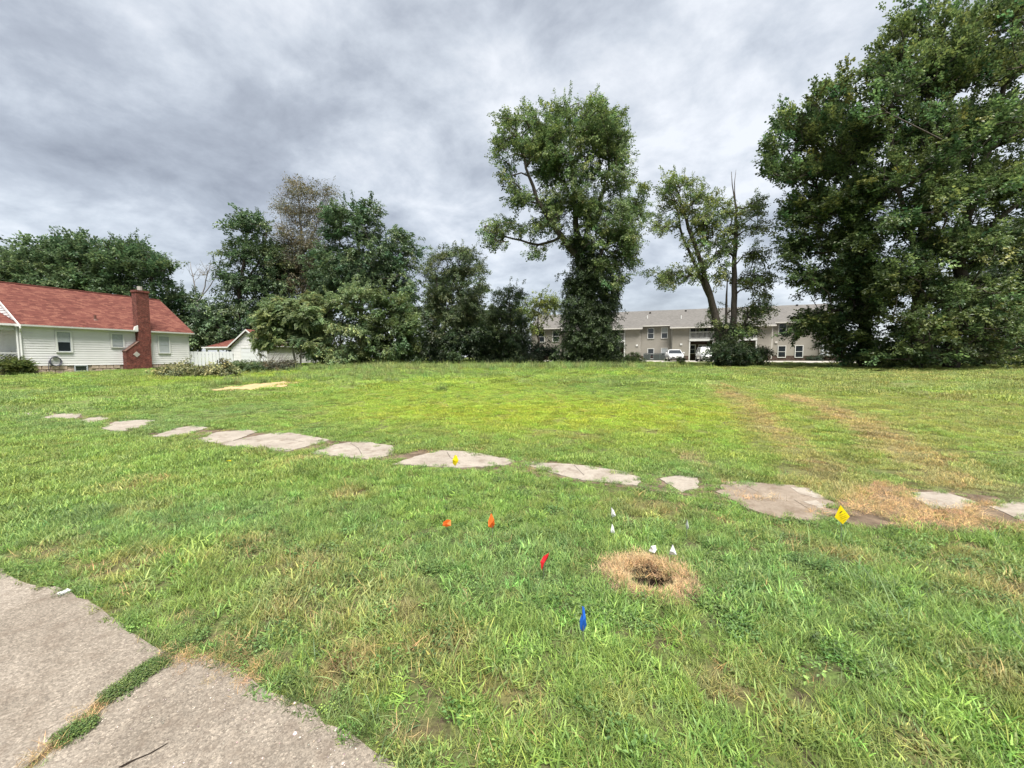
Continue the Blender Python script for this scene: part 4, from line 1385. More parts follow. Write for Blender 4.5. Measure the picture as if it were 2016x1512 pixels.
    if extra:
        ename, elobes, etint, ekind, esp, espr = extra
        Ps, Rs, Ts = [], [], []
        for (px, py, rx, ry) in elobes:
            c = np.array(at(px, py, Y)); vol = np.array([rx, (rx + ry) * .4, ry]) * k
            n = int(espr * max(1, vol[0] * vol[2] * 4))
            u = rg.normal(size=(n, 3)); u /= np.linalg.norm(u, axis=1)[:, None]; u *= (rg.random(n) ** .45 * np.clip(1 + rg.normal(0, .22, n), .4, 1.6))[:, None]
            Ps.append(c + u * vol); az = np.arctan2(u[:, 1], u[:, 0]) + rg.normal(0, .6, n); Rs.append(np.stack([rg.normal(0, .3, n), .35 + rg.normal(0, .3, n), az], 1))
            Ts.append(np.array(etint) * rg.uniform(.55, 1.5, (n, 1)))
        P = np.concatenate(Ps); R = np.concatenate(Rs); T_ = np.concatenate(Ts)
        keep = P[:, 2] > hgt(P[:, 0], P[:, 1]) + .02
        scatter(ename, 'scatter_' + ekind, SPRIG[ekind], (P - loc)[keep], R[keep], (esp * rg.uniform(.75, 1.25, len(P)))[keep], T_[keep], root, M_leaf)['kind'] = 'stuff'
    return root


DK = (.064, .104, .050)      # deep green
MD = (.080, .124, .062)
LT = (.105, .150, .058)
YG = (.125, .160, .038)
BR = (.085, .075, .045)

# background row behind the house, left
GB = 'trees behind the white house'
tree('tree', 'broad dark green tree at the far left behind the red roof', 'tree', 60, 50, [[(60, 700, 0, .35), (62, 620, 0, .3), (70, 540, 0, .2), (75, 500, 0, .1)]],
     [(-10, 540, 50, 40), (25, 515, 45, 30), (75, 497, 38, 26), (120, 492, 32, 24), (45, 560, 70, 40), (110, 545, 55, 40), (60, 600, 90, 35)], MD, 'broad', 1.45, 16, 1.0, seed=3, group=GB, spscale=1.8, droop=-.45)
tree('tree', 'tall rounded green tree rising behind the middle of the red roof', 'tree', 160, 49, [[(160, 700, 0, .3), (160, 600, 0, .25), (158, 520, 0, .15), (155, 480, 0, .06)]],
     [(152, 484, 22, 18), (140, 510, 38, 30), (170, 512, 32, 30), (185, 545, 35, 35), (150, 560, 55, 40), (170, 610, 60, 35)], MD, 'broad', 1.4, 16, 1.0, seed=4, group=GB, spscale=1.7, droop=-.45)
tree('tree', 'dark green tree with two pointed tops above the brick chimney', 'tree', 240, 48, [[(240, 700, 0, .3), (240, 600, 0, .22), (236, 540, 0, .15), (232, 495, 0, .05)], [(240, 580, 0, .15), (262, 500, 0, .05)]],
     [(228, 497, 17, 20), (262, 500, 15, 20), (222, 530, 32, 25), (255, 535, 30, 28), (240, 570, 48, 35), (245, 610, 50, 35)], DK, 'broad', 1.3, 16, .9, seed=5, group=GB, spscale=1.6, droop=-.45)
tree('tree', 'dark green tree just right of the brick chimney behind the house', 'tree', 305, 47, [[(305, 700, 0, .25), (303, 600, 0, .2), (300, 540, 0, .1), (295, 505, 0, .05)]],
     [(290, 508, 16, 18), (322, 530, 16, 20), (300, 545, 30, 28), (320, 580, 30, 30), (295, 600, 40, 35), (330, 640, 35, 40)], DK, 'broad', 1.3, 15, .9, seed=6, group=GB, spscale=1.5, droop=-.45)
tree('tree', 'thin sparse tree with pale dead twigs left of the brownish tall tree', 'tree', 392, 50, [[(392, 705, 0, .16), (393, 620, 0, .12), (380, 545, 0, .05), (374, 515, 0, .02)], [(393, 600, 0, .08), (408, 540, 0, .05), (415, 512, 0, .02)], [(394, 590, 0, .07), (425, 545, 0, .04), (440, 490, 0, .015)]],
     [(380, 540, 12, 20, 0), (410, 540, 14, 22, 0), (430, 520, 10, 22, 0)], BR, 'twiggy', 1.5, 2, .6, seed=7, bark=M_bark_grey, twigs=4, spscale=1.0)
tree('tree', 'dark leafy thicket tree between the house and the garage', 'tree', 385, 49, [[(385, 705, 0, .2), (385, 650, 0, .15), (380, 590, 0, .08)]],
     [(362, 590, 26, 35), (352, 640, 30, 40), (392, 615, 32, 28), (415, 645, 40, 40), (380, 665, 45, 30)], DK, 'broad', 1.25, 15, .85, seed=8, spscale=1.5)
tree('tree', 'dense dark tree rising directly behind the garage roof', 'tree', 470, 50, [[(470, 705, 0, .35), (470, 600, 0, .28), (480, 520, 0, .18), (486, 440, 0, .07)], [(474, 570, 0, .14), (520, 500, 0, .1), (525, 440, 0, .04)]],
     [(486, 428, 22, 14), (472, 452, 28, 20), (510, 448, 28, 22), (462, 500, 28, 32), (500, 500, 45, 35), (540, 505, 30, 35), (465, 555, 38, 35), (520, 560, 50, 40), (450, 610, 45, 40), (510, 620, 55, 40), (440, 660, 40, 30), (500, 665, 50, 25)], DK, 'broad', 1.35, 14, .9, seed=9, spscale=1.5)
tree('tree', 'tallest sparse brownish tree of the left group with bare twigs showing', 'tree', 600, 52, [[(600, 705, 0, .35), (598, 600, 0, .28), (596, 500, 0, .18), (590, 420, 0, .10), (585, 350, 0, .03)], [(597, 500, 0, .12), (630, 430, 0, .07), (640, 365, 0, .02)], [(597, 540, 0, .1), (560, 460, 0, .06), (548, 400, 0, .02)]],
     [(582, 362, 16, 16), (600, 385, 35, 25), (640, 385, 24, 26), (555, 405, 20, 25), (590, 425, 50, 30), (640, 430, 28, 35), (570, 470, 45, 30), (620, 480, 50, 35), (585, 520, 50, 30), (600, 560, 60, 30)], (.092, .088, .050), 'twiggy', 1.2, 19, .9, seed=10, bark=M_bark_grey, twigs=2, spscale=1.35, tintvar=.25)
tree('tree', 'dense dark green rounded tree at the middle of the left tree group', 'tree', 715, 46, [[(715, 710, 0, .3), (712, 600, 0, .25), (710, 520, 0, .18), (700, 440, 0, .06)], [(712, 560, 0, .15), (760, 500, 0, .1), (785, 460, 0, .04)], [(711, 540, 0, .12), (670, 480, 0, .08), (660, 430, 0, .03)]],
     [(662, 424, 18, 20), (690, 424, 22, 20), (728, 420, 20, 22), (668, 460, 32, 28), (715, 460, 40, 28), (778, 462, 22, 26), (640, 510, 32, 35), (700, 510, 48, 40), (760, 510, 42, 38), (806, 500, 20, 32), (650, 560, 40, 35), (720, 560, 60, 40), (790, 560, 38, 40), (800, 620, 32, 40)], DK, 'broad', 1.2, 15, .85, seed=11, spscale=1.45)
tree('tree', 'deep green tree filling the gap below the brownish tall tree', 'tree', 575, 55, [[(575, 710, 0, .3), (575, 620, 0, .2), (575, 540, 0, .08)]],
     [(560, 500, 30, 26), (610, 505, 34, 26), (550, 545, 36, 32), (600, 550, 44, 34), (640, 560, 30, 32), (570, 600, 46, 34), (620, 610, 44, 34), (560, 650, 44, 30), (620, 660, 50, 30)], DK, 'broad', 1.4, 14, .9, seed=42, spscale=1.6)
# front thicket
GF = 'small trees along the back of the lot'
tree('small_tree', 'small spreading pinnate-leaved tree with two pale trunks beside the garage', 'tree', 588, 37, [[(582, 722, 0, .10), (577, 690, 0, .09), (570, 650, 0, .06), (560, 610, 0, .03)], [(591, 722, 0, .09), (593, 690, 0, .08), (592, 650, 0, .05), (600, 600, 0, .03)]],
     [(555, 600, 34, 18), (598, 592, 30, 16), (530, 625, 24, 18), (570, 622, 40, 22), (608, 620, 28, 24), (540, 648, 34, 16), (592, 650, 34, 16), (522, 652, 18, 20), (550, 668, 30, 13), (518, 676, 8, 13), (600, 672, 26, 14), (585, 610, 40, 30, -1), (545, 630, 34, 28, -1)], (.120, .165, .075), 'frond', .8, 15, .5, seed=12, bark=M_bark_pale, group=GF, droop=.35, spscale=1.1)
tree('small_tree', 'pale green bushy small tree right of the two pale trunks', 'tree', 672, 38, [[(668, 722, 0, .10), (670, 660, 0, .07), (680, 600, 0, .03)], [(676, 722, 0, .08), (650, 640, 0, .04)]],
     [(690, 575, 22, 18), (718, 585, 16, 20), (660, 590, 22, 16), (640, 612, 26, 20), (690, 610, 38, 24), (650, 645, 38, 26), (705, 650, 35, 28), (640, 685, 35, 26), (690, 690, 45, 24), (665, 705, 50, 14)], (.125, .170, .078), 'broad', .8, 14, .5, seed=13, group=GF, spscale=1.15)
tree('small_tree', 'mid green leafy small tree right of the pale green bushy one', 'tree', 775, 39, [[(775, 722, 0, .12), (772, 650, 0, .08), (765, 590, 0, .03)]],
     [(755, 590, 22, 22), (785, 595, 22, 22), (745, 630, 28, 28), (790, 640, 36, 32), (750, 675, 34, 30), (800, 680, 32, 32), (770, 702, 50, 16)], (.080, .118, .046), 'broad', .8, 15, .5, seed=14, group=GF, spscale=1.15)
tree('small_tree', 'open feathery tree with several stems in the middle of the thicket', 'tree', 880, 43, [[(872, 722, 0, .13), (876, 640, 0, .10), (890, 560, 0, .06), (915, 500, 0, .02)], [(868, 722, 0, .11), (862, 620, 0, .08), (858, 540, 0, .04), (850, 500, 0, .02)], [(880, 722, 0, .09), (905, 630, 0, .06), (945, 540, 0, .02)]],
     [(860, 505, 26, 18), (895, 497, 24, 14), (925, 500, 22, 16), (848, 535, 24, 18), (895, 535, 30, 22), (940, 530, 18, 20), (870, 575, 38, 24), (920, 580, 34, 26), (850, 615, 28, 28), (900, 620, 40, 28), (948, 622, 30, 24)], (.072, .100, .046), 'small', .9, 13, .6, seed=15, group=GF, spscale=1.35)
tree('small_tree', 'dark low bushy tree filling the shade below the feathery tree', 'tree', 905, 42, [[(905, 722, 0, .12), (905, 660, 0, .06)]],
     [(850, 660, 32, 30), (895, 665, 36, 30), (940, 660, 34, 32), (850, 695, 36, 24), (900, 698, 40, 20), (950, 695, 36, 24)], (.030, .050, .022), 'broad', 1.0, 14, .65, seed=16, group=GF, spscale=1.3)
tree('small_tree', 'slender dark tree left of the yellow-green tree near the apartments', 'tree', 1008, 43, [[(1008, 722, 0, .10), (1006, 640, 0, .07), (1000, 575, 0, .03)], [(1010, 660, 0, .05), (1035, 600, 0, .02)]],
     [(995, 575, 22, 14), (1012, 590, 26, 16), (985, 620, 26, 26), (1020, 630, 26, 22), (990, 665, 34, 30), (1022, 670, 28, 28), (985, 700, 40, 20), (1025, 702, 32, 16)], (.052, .080, .034), 'small', .95, 16, .6, seed=17, group=GF, spscale=1.3)
tree('tree', 'bright yellow-green tree beside the left end of the apartments', 'tree', 1062, 52, [[(1062, 718, 0, .16), (1058, 660, 0, .12), (1060, 610, 0, .06), (1065, 585, 0, .03)], [(1058, 650, 0, .07), (1088, 610, 0, .03)]],
     [(1058, 590, 26, 15), (1088, 588, 18, 14), (1042, 612, 20, 18), (1075, 612, 30, 16), (1048, 645, 20, 16)], YG, 'small', 1.25, 11, .8, seed=18, spscale=1.5)
tree('bush', 'dark round-topped shrub in front of the left apartment windows', 'bush', 1070, 41, [[(1070, 720, 0, .08), (1070, 695, 0, .04)]],
     [(1068, 682, 26, 14), (1052, 698, 24, 16), (1085, 698, 16, 14)], (.022, .036, .020), 'small', .8, 16, .5, seed=19, spscale=1.2)
tree('tree', 'mid green tree standing behind the open feathery tree', 'tree', 905, 58, [[(905, 715, 0, .2), (905, 640, 0, .15), (900, 570, 0, .05)]],
     [(870, 560, 26, 26), (910, 545, 28, 28), (945, 570, 24, 26), (860, 610, 34, 32), (910, 610, 40, 34), (950, 630, 30, 32), (890, 660, 50, 32), (940, 680, 40, 26), (850, 680, 34, 26)], (.070, .104, .046), 'broad', 1.4, 15, .9, seed=40, spscale=1.6)
tree('tree', 'mid green tree standing behind the slender dark tree', 'tree', 1000, 57, [[(1000, 715, 0, .18), (1000, 640, 0, .12), (1000, 600, 0, .05)]],
     [(985, 610, 26, 20), (1015, 615, 22, 20), (975, 645, 30, 26), (1012, 650, 28, 26), (985, 685, 40, 24), (1025, 690, 26, 18)], (.066, .098, .042), 'broad', 1.4, 15, .9, seed=41, spscale=1.6)
# the tall tree
tree('tall_tree', 'tallest tree in the middle with ivy-covered trunk and open airy crown', 'tree', 1160, 36,
     [[(1160, 722, 0, .62), (1160, 640, 0, .50), (1158, 560, 0, .45), (1142, 510, 0, .40), (1133, 440, 0, .26), (1128, 360, 0, .17), (1122, 280, 0, .10), (1118, 215, 0, .03)],
      [(1146, 520, 0, .30), (1105, 465, -.4, .26), (1060, 400, -.8, .18), (1035, 330, -1, .11), (1026, 270, -1, .04)],
      [(1108, 470, 0, .14), (1060, 482, .5, .11), (1010, 470, .6, .08), (960, 452, .8, .03)],
      [(1142, 510, 0, .22), (1160, 440, 1, .18), (1190, 370, 1.2, .12), (1205, 290, 1.3, .04)],
      [(1158, 545, 0, .2), (1195, 480, .4, .14), (1240, 425, .6, .06), (1262, 380, .6, .02)],
      [(1130, 400, 0, .12), (1100, 330, .6, .09), (1085, 250, .8, .03)]],
     [(1010, 240, 28, 32), (1052, 232, 24, 28), (1110, 218, 38, 20), (1168, 210, 36, 22), (1200, 238, 32, 32), (985, 290, 26, 26), (1035, 290, 36, 30), (1095, 262, 44, 34), (1155, 265, 50, 40), (1215, 285, 30, 36), (1085, 335, 40, 32), (1150, 340, 38, 30), (1210, 345, 40, 34), (1010, 345, 22, 26),
      (1030, 385, 38, 24), (1085, 395, 30, 25), (1160, 410, 40, 34), (1225, 405, 42, 28), (1258, 372, 20, 16), (1262, 420, 20, 22), (1000, 442, 36, 18), (962, 450, 20, 20), (1050, 448, 32, 18), (1215, 455, 44, 26), (1160, 480, 38, 22), (1205, 505, 34, 20), (985, 478, 28, 10), (1060, 498, 20, 8), (1240, 510, 18, 30), (1215, 545, 26, 20), (1180, 520, 40, 24), (1120, 470, 28, 18), (1230, 480, 36, 30), (1090, 430, 36, 26), (1200, 565, 26, 20), (1130, 385, 50, 38, -1.5), (1190, 445, 46, 38, -1.5), (1120, 310, 50, 40, -1.2), (1070, 290, 40, 36), (1185, 290, 40, 36)],
     (.104, .152, .056), 'small', .74, 8, .44, seed=20, depth=.42, tintvar=.22, spscale=1.25,
     extra=('ivy', [(1142, 560, 30, 32), (1170, 555, 32, 34), (1140, 610, 36, 36), (1175, 620, 38, 40), (1150, 665, 46, 36), (1185, 675, 34, 38), (1140, 700, 40, 22), (1190, 705, 32, 18), (1200, 590, 16, 26), (1152, 515, 20, 26), (1138, 475, 13, 24)], (.050, .080, .032), 'small', 1.2, 40))
# leaning tree
tree('leaning_tree', 'leaning forked tree with thin foliage and a bare snag, right of centre', 'tree', 1430, 33,
     [[(1422, 716, 0, .40), (1416, 650, 0, .33), (1402, 598, 0, .27), (1385, 535, 0, .2), (1362, 465, 0, .15), (1340, 400, 0, .09), (1325, 350, 0, .03)],
      [(1398, 590, 0, .16), (1372, 530, .3, .13), (1345, 470, .5, .10), (1332, 410, .5, .06), (1312, 350, .5, .02)],
      [(1444, 716, 0, .30), (1445, 620, 0, .24), (1446, 540, 0, .2), (1448, 470, 0, .14), (1449, 408, 0, .09), (1445, 385, 0, .05), (1440, 338, 0, .018)],
      [(1432, 690, .2, .14), (1430, 600, .3, .09), (1432, 550, .4, .04)],
      [(1449, 405, 0, .04), (1446, 360, 0, .03), (1449, 334, 0, .01)]],
     [(1312, 360, 24, 22), (1345, 365, 26, 22), (1375, 385, 26, 20), (1318, 395, 26, 18), (1355, 405, 32, 20), (1408, 398, 14, 14), (1300, 452, 18, 14), (1400, 440, 34, 34), (1360, 480, 22, 22), (1430, 470, 24, 30), (1380, 510, 22, 20), (1330, 440, 20, 16), (1385, 430, 24, 20), (1395, 470, 22, 20), (1300, 538, 30, 8), (1335, 532, 28, 14), (1362, 548, 24, 16), (1320, 556, 28, 12),
      (1430, 420, 20, 12), (1470, 412, 26, 14), (1490, 396, 12, 12), (1455, 450, 34, 16), (1495, 450, 24, 14), (1425, 495, 26, 18), (1480, 500, 38, 20), (1420, 540, 28, 20), (1470, 548, 34, 22), (1510, 540, 18, 16), (1500, 580, 20, 12),
      (1410, 612, 22, 12, 1.5), (1468, 605, 34, 14, 1.0), (1500, 612, 20, 10), (1475, 635, 26, 14), (1475, 655, 26, 14), (1400, 640, 14, 12, 1)],
     (.112, .152, .054), 'small', .74, 9, .45, seed=21, depth=.35, tintvar=.25, spscale=1.15,
     extra=('ivy', [(1430, 650, 26, 26), (1440, 690, 30, 30)], (.044, .070, .028), 'small', 1.0, 26))
tree('bush', 'dense dark bush wrapped round the base of the leaning tree', 'bush', 1455, 31.5, [[(1455, 722, 0, .08), (1455, 690, 0, .05)]],
     [(1415, 690, 22, 26), (1450, 682, 34, 24), (1488, 690, 24, 22), (1440, 706, 42, 16), (1480, 706, 30, 15)], (.036, .058, .024), 'small', .6, 16, .42, seed=22)
# right-hand maples
GM = 'big maples on the right'
tree('maple_tree', 'big maple left of the right-hand pair, its branches reaching over the apartment roof', 'tree', 1705, 30,
     [[(1705, 730, 0, .42), (1702, 640, 0, .36), (1695, 540, 0, .28), (1690, 420, 0, .2), (1680, 300, 0, .12), (1665, 190, 0, .04)], [(1698, 560, 0, .2), (1640, 480, -.5, .14), (1585, 420, -.8, .06)], [(1694, 470, 0, .16), (1620, 380, .3, .12), (1560, 310, .5, .05)], [(1692, 430, 0, .14), (1650, 300, 0, .1), (1610, 210, 0, .04)], [(1700, 620, 0, .16), (1640, 610, -.5, .1), (1590, 625, -.8, .04)]],
     [(1665, 175, 30, 40), (1610, 205, 30, 34), (1555, 235, 26, 26), (1650, 250, 50, 45), (1590, 270, 45, 40), (1525, 285, 24, 24), (1700, 290, 50, 50), (1640, 330, 55, 45), (1570, 345, 45, 40), (1520, 340, 18, 18), (1700, 390, 60, 55), (1620, 410, 55, 45), (1565, 420, 30, 36), (1660, 470, 60, 50), (1590, 480, 45, 40), (1560, 500, 20, 26),
      (1700, 540, 60, 50), (1640, 555, 50, 45), (1600, 545, 35, 36), (1690, 610, 55, 45), (1640, 625, 45, 36), (1598, 630, 34, 22), (1572, 652, 18, 14), (1665, 670, 50, 36), (1700, 695, 50, 24), (1655, 705, 30, 14), (1700, 600, 45, 50, -2.6), (1690, 500, 50, 50, -2.6), (1670, 400, 50, 50, -2.4), (1650, 660, 40, 34, -2.2)],
     (.080, .118, .044), 'broad', .84, 10, .5, seed=23, shoots=.5, depth=.5, r0=.4, group=GM, tintvar=.3, droop=-.35, spscale=1.15)
tree('maple_tree', 'biggest maple at the right edge, its top leaving the picture', 'tree', 1850, 26,
     [[(1800, 732, 0, .40), (1805, 620, 0, .34), (1815, 500, 0, .26), (1820, 350, 0, .18), (1825, 200, 0, .1), (1830, 60, 0, .03)], [(1870, 732, 0, .42), (1878, 600, 0, .36), (1900, 450, 0, .26), (1950, 280, 0, .18), (1990, 120, 0, .1), (2010, -40, 0, .04)], [(1812, 520, 0, .18), (1770, 380, 0, .12), (1750, 240, 0, .08), (1755, 100, 0, .03)], [(1890, 500, 0, .2), (1980, 420, 0, .14), (2080, 330, 0, .06)]],
     [(1775, 60, 28, 40), (1740, 130, 40, 45), (1840, 55, 40, 45), (1900, 75, 40, 45), (1960, 30, 50, 50), (2030, -10, 50, 50), (1800, 150, 55, 55), (1870, 160, 60, 55), (1950, 140, 60, 60), (2030, 110, 60, 60), (1740, 220, 45, 50), (1820, 250, 60, 55), (1900, 270, 60, 55), (1990, 250, 60, 60), (2070, 220, 50, 60),
      (1770, 330, 55, 55), (1850, 360, 60, 55), (1940, 370, 60, 60), (2030, 360, 60, 60), (1780, 440, 50, 50), (1860, 470, 60, 55), (1950, 480, 60, 55), (2040, 480, 60, 60), (1760, 540, 45, 50), (1830, 560, 55, 50), (1910, 580, 60, 50), (2000, 590, 60, 50), (1800, 640, 50, 42), (1880, 650, 60, 40), (1970, 655, 60, 36), (2050, 650, 50, 40), (1800, 640, 55, 50, -2.6), (1870, 600, 60, 55, -2.6), (1790, 540, 50, 55, -2.6), (1900, 490, 65, 60, -2.8), (1970, 600, 60, 60, -2.8), (1840, 400, 60, 60, -2.6), (1950, 380, 65, 60, -2.6), (1870, 290, 55, 55, -2.4), (1960, 260, 60, 60, -2.4), (1770, 690, 45, 28), (1830, 700, 50, 22), (1740, 705, 40, 16), (1790, 708, 40, 14), (1870, 704, 45, 16), (1930, 700, 50, 18), (2010, 700, 60, 20)],
     (.082, .120, .045), 'broad', .84, 9, .5, seed=24, shoots=.5, depth=.42, r0=.45, group=GM, tintvar=.3, droop=-.35, spscale=1.1)
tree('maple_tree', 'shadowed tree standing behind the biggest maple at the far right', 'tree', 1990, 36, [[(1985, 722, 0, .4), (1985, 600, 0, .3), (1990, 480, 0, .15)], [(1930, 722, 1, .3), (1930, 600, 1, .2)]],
     [(1900, 560, 50, 50), (1990, 540, 60, 60), (2080, 560, 60, 60), (1880, 640, 50, 40), (1960, 640, 55, 40), (2050, 640, 60, 40), (1860, 695, 50, 18), (2060, 690, 50, 20), (1940, 690, 60, 20), (2000, 692, 60, 20), (1800, 690, 50, 22), (1740, 690, 40, 22), (1830, 650, 50, 30), (2120, 680, 60, 40), (1870, 706, 60, 10), (1970, 706, 60, 10), (1780, 706, 50, 10)], (.036, .056, .022), 'broad', 1.2, 14, .8, seed=25, group=GM, spscale=1.4)  # leaf tint darkened to paint the shade behind the maple

# shrubs
tree('bush', 'leafy fern-like bush against the corner of the white house', 'bush', 25, 25.0, [[(25, 738, 0, .03), (25, 725, 0, .02)]],
     [(18, 722, 24, 15, 0), (36, 726, 16, 11, 0), (0, 720, 22, 16, 0)], (.105, .135, .048), 'frond', .24, 7, .20, seed=30, base_y=740, droop=-.5, spscale=.95)
tree('bush', 'scruffy olive shrub below the rear house window', 'bush', 350, 31.5, [[(350, 733, 0, .03), (350, 722, 0, .02)]],
     [(338, 727, 16, 13, 0), (360, 722, 15, 17, 0), (318, 733, 16, 8, 0), (350, 736, 26, 7, 0)], (.165, .172, .085), 'small', .24, 7, .20, seed=31, base_y=741, spscale=.95)
tree('bush', 'scruffy olive shrub in front of the white board fence', 'bush', 425, 32.0, [[(425, 734, 0, .03), (425, 720, 0, .02)]],
     [(428, 719, 18, 17, 0), (402, 728, 18, 13, 0), (442, 728, 14, 12, 0), (418, 736, 30, 7, 0)], (.155, .160, .080), 'small', .24, 7, .20, seed=32, base_y=742, spscale=.95)
tree('bush', 'trimmed green hedge in front of the garage door', 'bush', 475, 37.5, [[(475, 728, 0, .03), (475, 716, 0, .02)]],
     [(470, 717, 20, 11, 0), (494, 718, 16, 10, 0), (478, 726, 26, 8, 0)], (.075, .112, .045), 'small', .24, 7, .20, seed=33, base_y=734, spscale=.8)
tree('bush', 'brownish twiggy hedge between the garage and the two pale trunks', 'bush', 528, 38, [[(528, 727, 0, .03), (528, 716, 0, .02)]],
     [(515, 716, 18, 8, 0), (542, 716, 18, 8, 0), (568, 717, 16, 9, 0), (530, 722, 40, 6, 0)], (.085, .085, .055), 'small', .24, 7, .20, seed=34, base_y=731, spscale=.8, twigs=1)
tree('bush', 'light green weedy bush at the foot of the ivy-covered tree', 'bush', 1243, 38, [[(1243, 720, 0, .03), (1243, 705, 0, .02)]],
     [(1243, 702, 12, 12, 0), (1225, 712, 14, 8, 0), (1256, 711, 12, 7, 0)], (.095, .130, .045), 'small', .24, 7, .20, seed=35, spscale=.8)
tree('sapling', 'thin young sapling in front of the white parked car', 'sapling', 1339, 36, [[(1339, 722, 0, .04), (1338, 705, 0, .02)]],
     [(1338, 704, 7, 7, 0), (1341, 712, 6, 5, 0)], (.060, .090, .032), 'small', .45, 9, .22, seed=36, spscale=.7)
tree('bush', 'rounded dark evergreen shrub by the right apartment downspout', 'bush', 1601, 48.0, [[(1601, 712, 0, .03), (1601, 706, 0, .02)]],
     [(1600, 705, 9, 6, 0), (1607, 706, 6, 5, 0)], (.022, .038, .018), 'small', .5, 20, .3, seed=37, spscale=.8)

# ------------------------------------------------------------------ marker flags
M_wire = simple('flag_wire', (.22, .22, .23), .4, .5, .1, metal=.7)


def flag_mat(name, col):
    t = NT(name); c = t.ramp(t.noise(t.coord(), 9, 3), [(.3, tuple(q * .88 for q in col)), (.7, col)]); t.set(c, .45, .35)
    tr = t.n('ShaderNodeBsdfTranslucent'); t.L.new(c, tr.inputs[0]); ms = t.n('ShaderNodeMixShader'); ms.inputs[0].default_value = .3
    t.L.new(t.b.outputs[0], ms.inputs[1]); t.L.new(tr.outputs[0], ms.inputs[2]); t.L.new(ms.outputs[0], t.out.inputs[0]); return t.m


FM = {'yellow': flag_mat('yellow_plastic', (.80, .62, .01)), 'orange': flag_mat('orange_plastic', (.85, .17, .03)), 'red': flag_mat('red_plastic', (.62, .02, .03)),
      'blue': flag_mat('blue_plastic', (.02, .13, .55)), 'white': flag_mat('white_plastic', (.80, .80, .80))}
M_ink = simple('black_print', (.03, .03, .02), .6, .2, .1)


def flag(color, label, outline_px, up, printed=False, group=None, fold=.015):
    """outline_px: flag outline in the photograph; up: height of its lowest point above the ground"""
    lowest = max(outline_px, key=lambda p: p[1])
    g = G(lowest[0], lowest[1], up); Y = g.y
    cx = sum(p[0] for p in outline_px) / len(outline_px)
    top = min(outline_px, key=lambda p: p[1])
    root = thing('marker_flag', label, 'flag', (g.x, g.y, g.z), 0, group)
    pts = [at(px, py, Y) - Vector((g.x, g.y, g.z)) for px, py in outline_px]
    r = random.Random(len(label))
    pts = [Vector((p.x, p.y + r.uniform(-fold, fold), p.z)) for p in pts]
    c = sum(pts, Vector()) / len(pts) + Vector((0, -fold * .8, 0)); n = len(pts)
    th = .0006
    vs = [p + Vector((0, -th, 0)) for p in pts] + [c + Vector((0, -th, 0))] + [p + Vector((0, th, 0)) for p in pts] + [c + Vector((0, th, 0))]
    fs = [(i, (i + 1) % n, n) for i in range(n)] + [(n + 1 + (i + 1) % n, n + 1 + i, 2 * n + 1) for i in range(n)] + [(i, n + 1 + i, n + 1 + (i + 1) % n, (i + 1) % n) for i in range(n)]
    fl = MB().add(vs, fs).build('flag', FM[color], root)
    tp = at(top[0], top[1], Y) - Vector((g.x, g.y, g.z))
    MB().tube([Vector((0, .002, -.05)), Vector((tp.x * .3, .003, tp.z * .5)), Vector((tp.x, .003, tp.z - .004))], .0024, 5).build('wire', M_wire, root)
    if printed:
        L = tp
        mb = MB()
        for a, b, f0, f1, w in printed:
            pa, pb = at(*a, Y) - g, at(*b, Y) - g; d = (pb - pa)
            up_ = Vector((-d.z, 0, d.x)).normalized() * w
            mb.add([pa + Vector((0, -fold * 2 - .004, 0)) - up_, pb + Vector((0, -fold * 2 - .004, 0)) - up_, pb + Vector((0, -fold * 2 - .004, 0)) + up_, pa + Vector((0, -fold * 2 - .004, 0)) + up_], [(0, 1, 2, 3)])
        mb.build('print', M_ink, fl)


GFL = 'utility marker flags in the grass'
flag('yellow', 'yellow diamond flag with small print beside the straw-covered soil', [(1654, 994), (1673, 1017), (1659, 1032), (1643, 1018)], .16, fold=.004, group=GFL,
     printed=[((1651, 1009), (1656, 1005), 0, 0, .004), ((1651, 1014), (1663, 1009), 0, 0, .0012), ((1652, 1018), (1665, 1013), 0, 0, .0012), ((1653, 1021), (1666, 1016), 0, 0, .0012), ((1657, 1025), (1664, 1021), 0, 0, .0012)])
flag('yellow', 'small yellow flag standing before the wide concrete slab', [(895, 896), (899, 897), (903, 906), (900, 912), (896, 918), (891, 913), (891, 905)], .10, group=GFL)
flag('orange', 'upright orange flag, the right one of the two orange flags', [(967, 1010), (973, 1022), (974, 1033), (970, 1041), (962, 1036), (961, 1026)], .08, group=GFL)
flag('orange', 'drooping orange flag lying low, left of the upright orange one', [(872, 1029), (880, 1022), (887, 1025), (888, 1034), (879, 1037), (871, 1036)], .05, group=GFL)
flag('red', 'narrow red flag leaning left of the dead grass ring', [(1081, 1087), (1079, 1097), (1071, 1108), (1068, 1124), (1066, 1121), (1064, 1106), (1070, 1097)], .06, group=GFL)
flag('blue', 'tall narrow blue flag in front of the dead grass ring', [(1146, 1194), (1151, 1198), (1153, 1215), (1155, 1232), (1149, 1248), (1142, 1238), (1142, 1222), (1146, 1210)], .07, group=GFL)
flag('white', 'white flag farthest from the camera, the upper of two aligned ones', [(1203, 998), (1208, 1004), (1212, 1015), (1206, 1018), (1203, 1014)], .08, group=GFL)
flag('white', 'white flag directly below another white flag left of the ring', [(1205, 1031), (1208, 1037), (1211, 1050), (1203, 1048), (1202, 1044)], .08, group=GFL)
flag('white', 'thin edge-on white flag at the right of the white flags', [(1352, 1022), (1354.5, 1024), (1355, 1038), (1353, 1043), (1350.5, 1034)], .08, group=GFL)
flag('white', 'white flag at the right edge of the dead grass ring', [(1324, 1071), (1329, 1083), (1331, 1091), (1318, 1093), (1318, 1084)], .08, group=GFL)
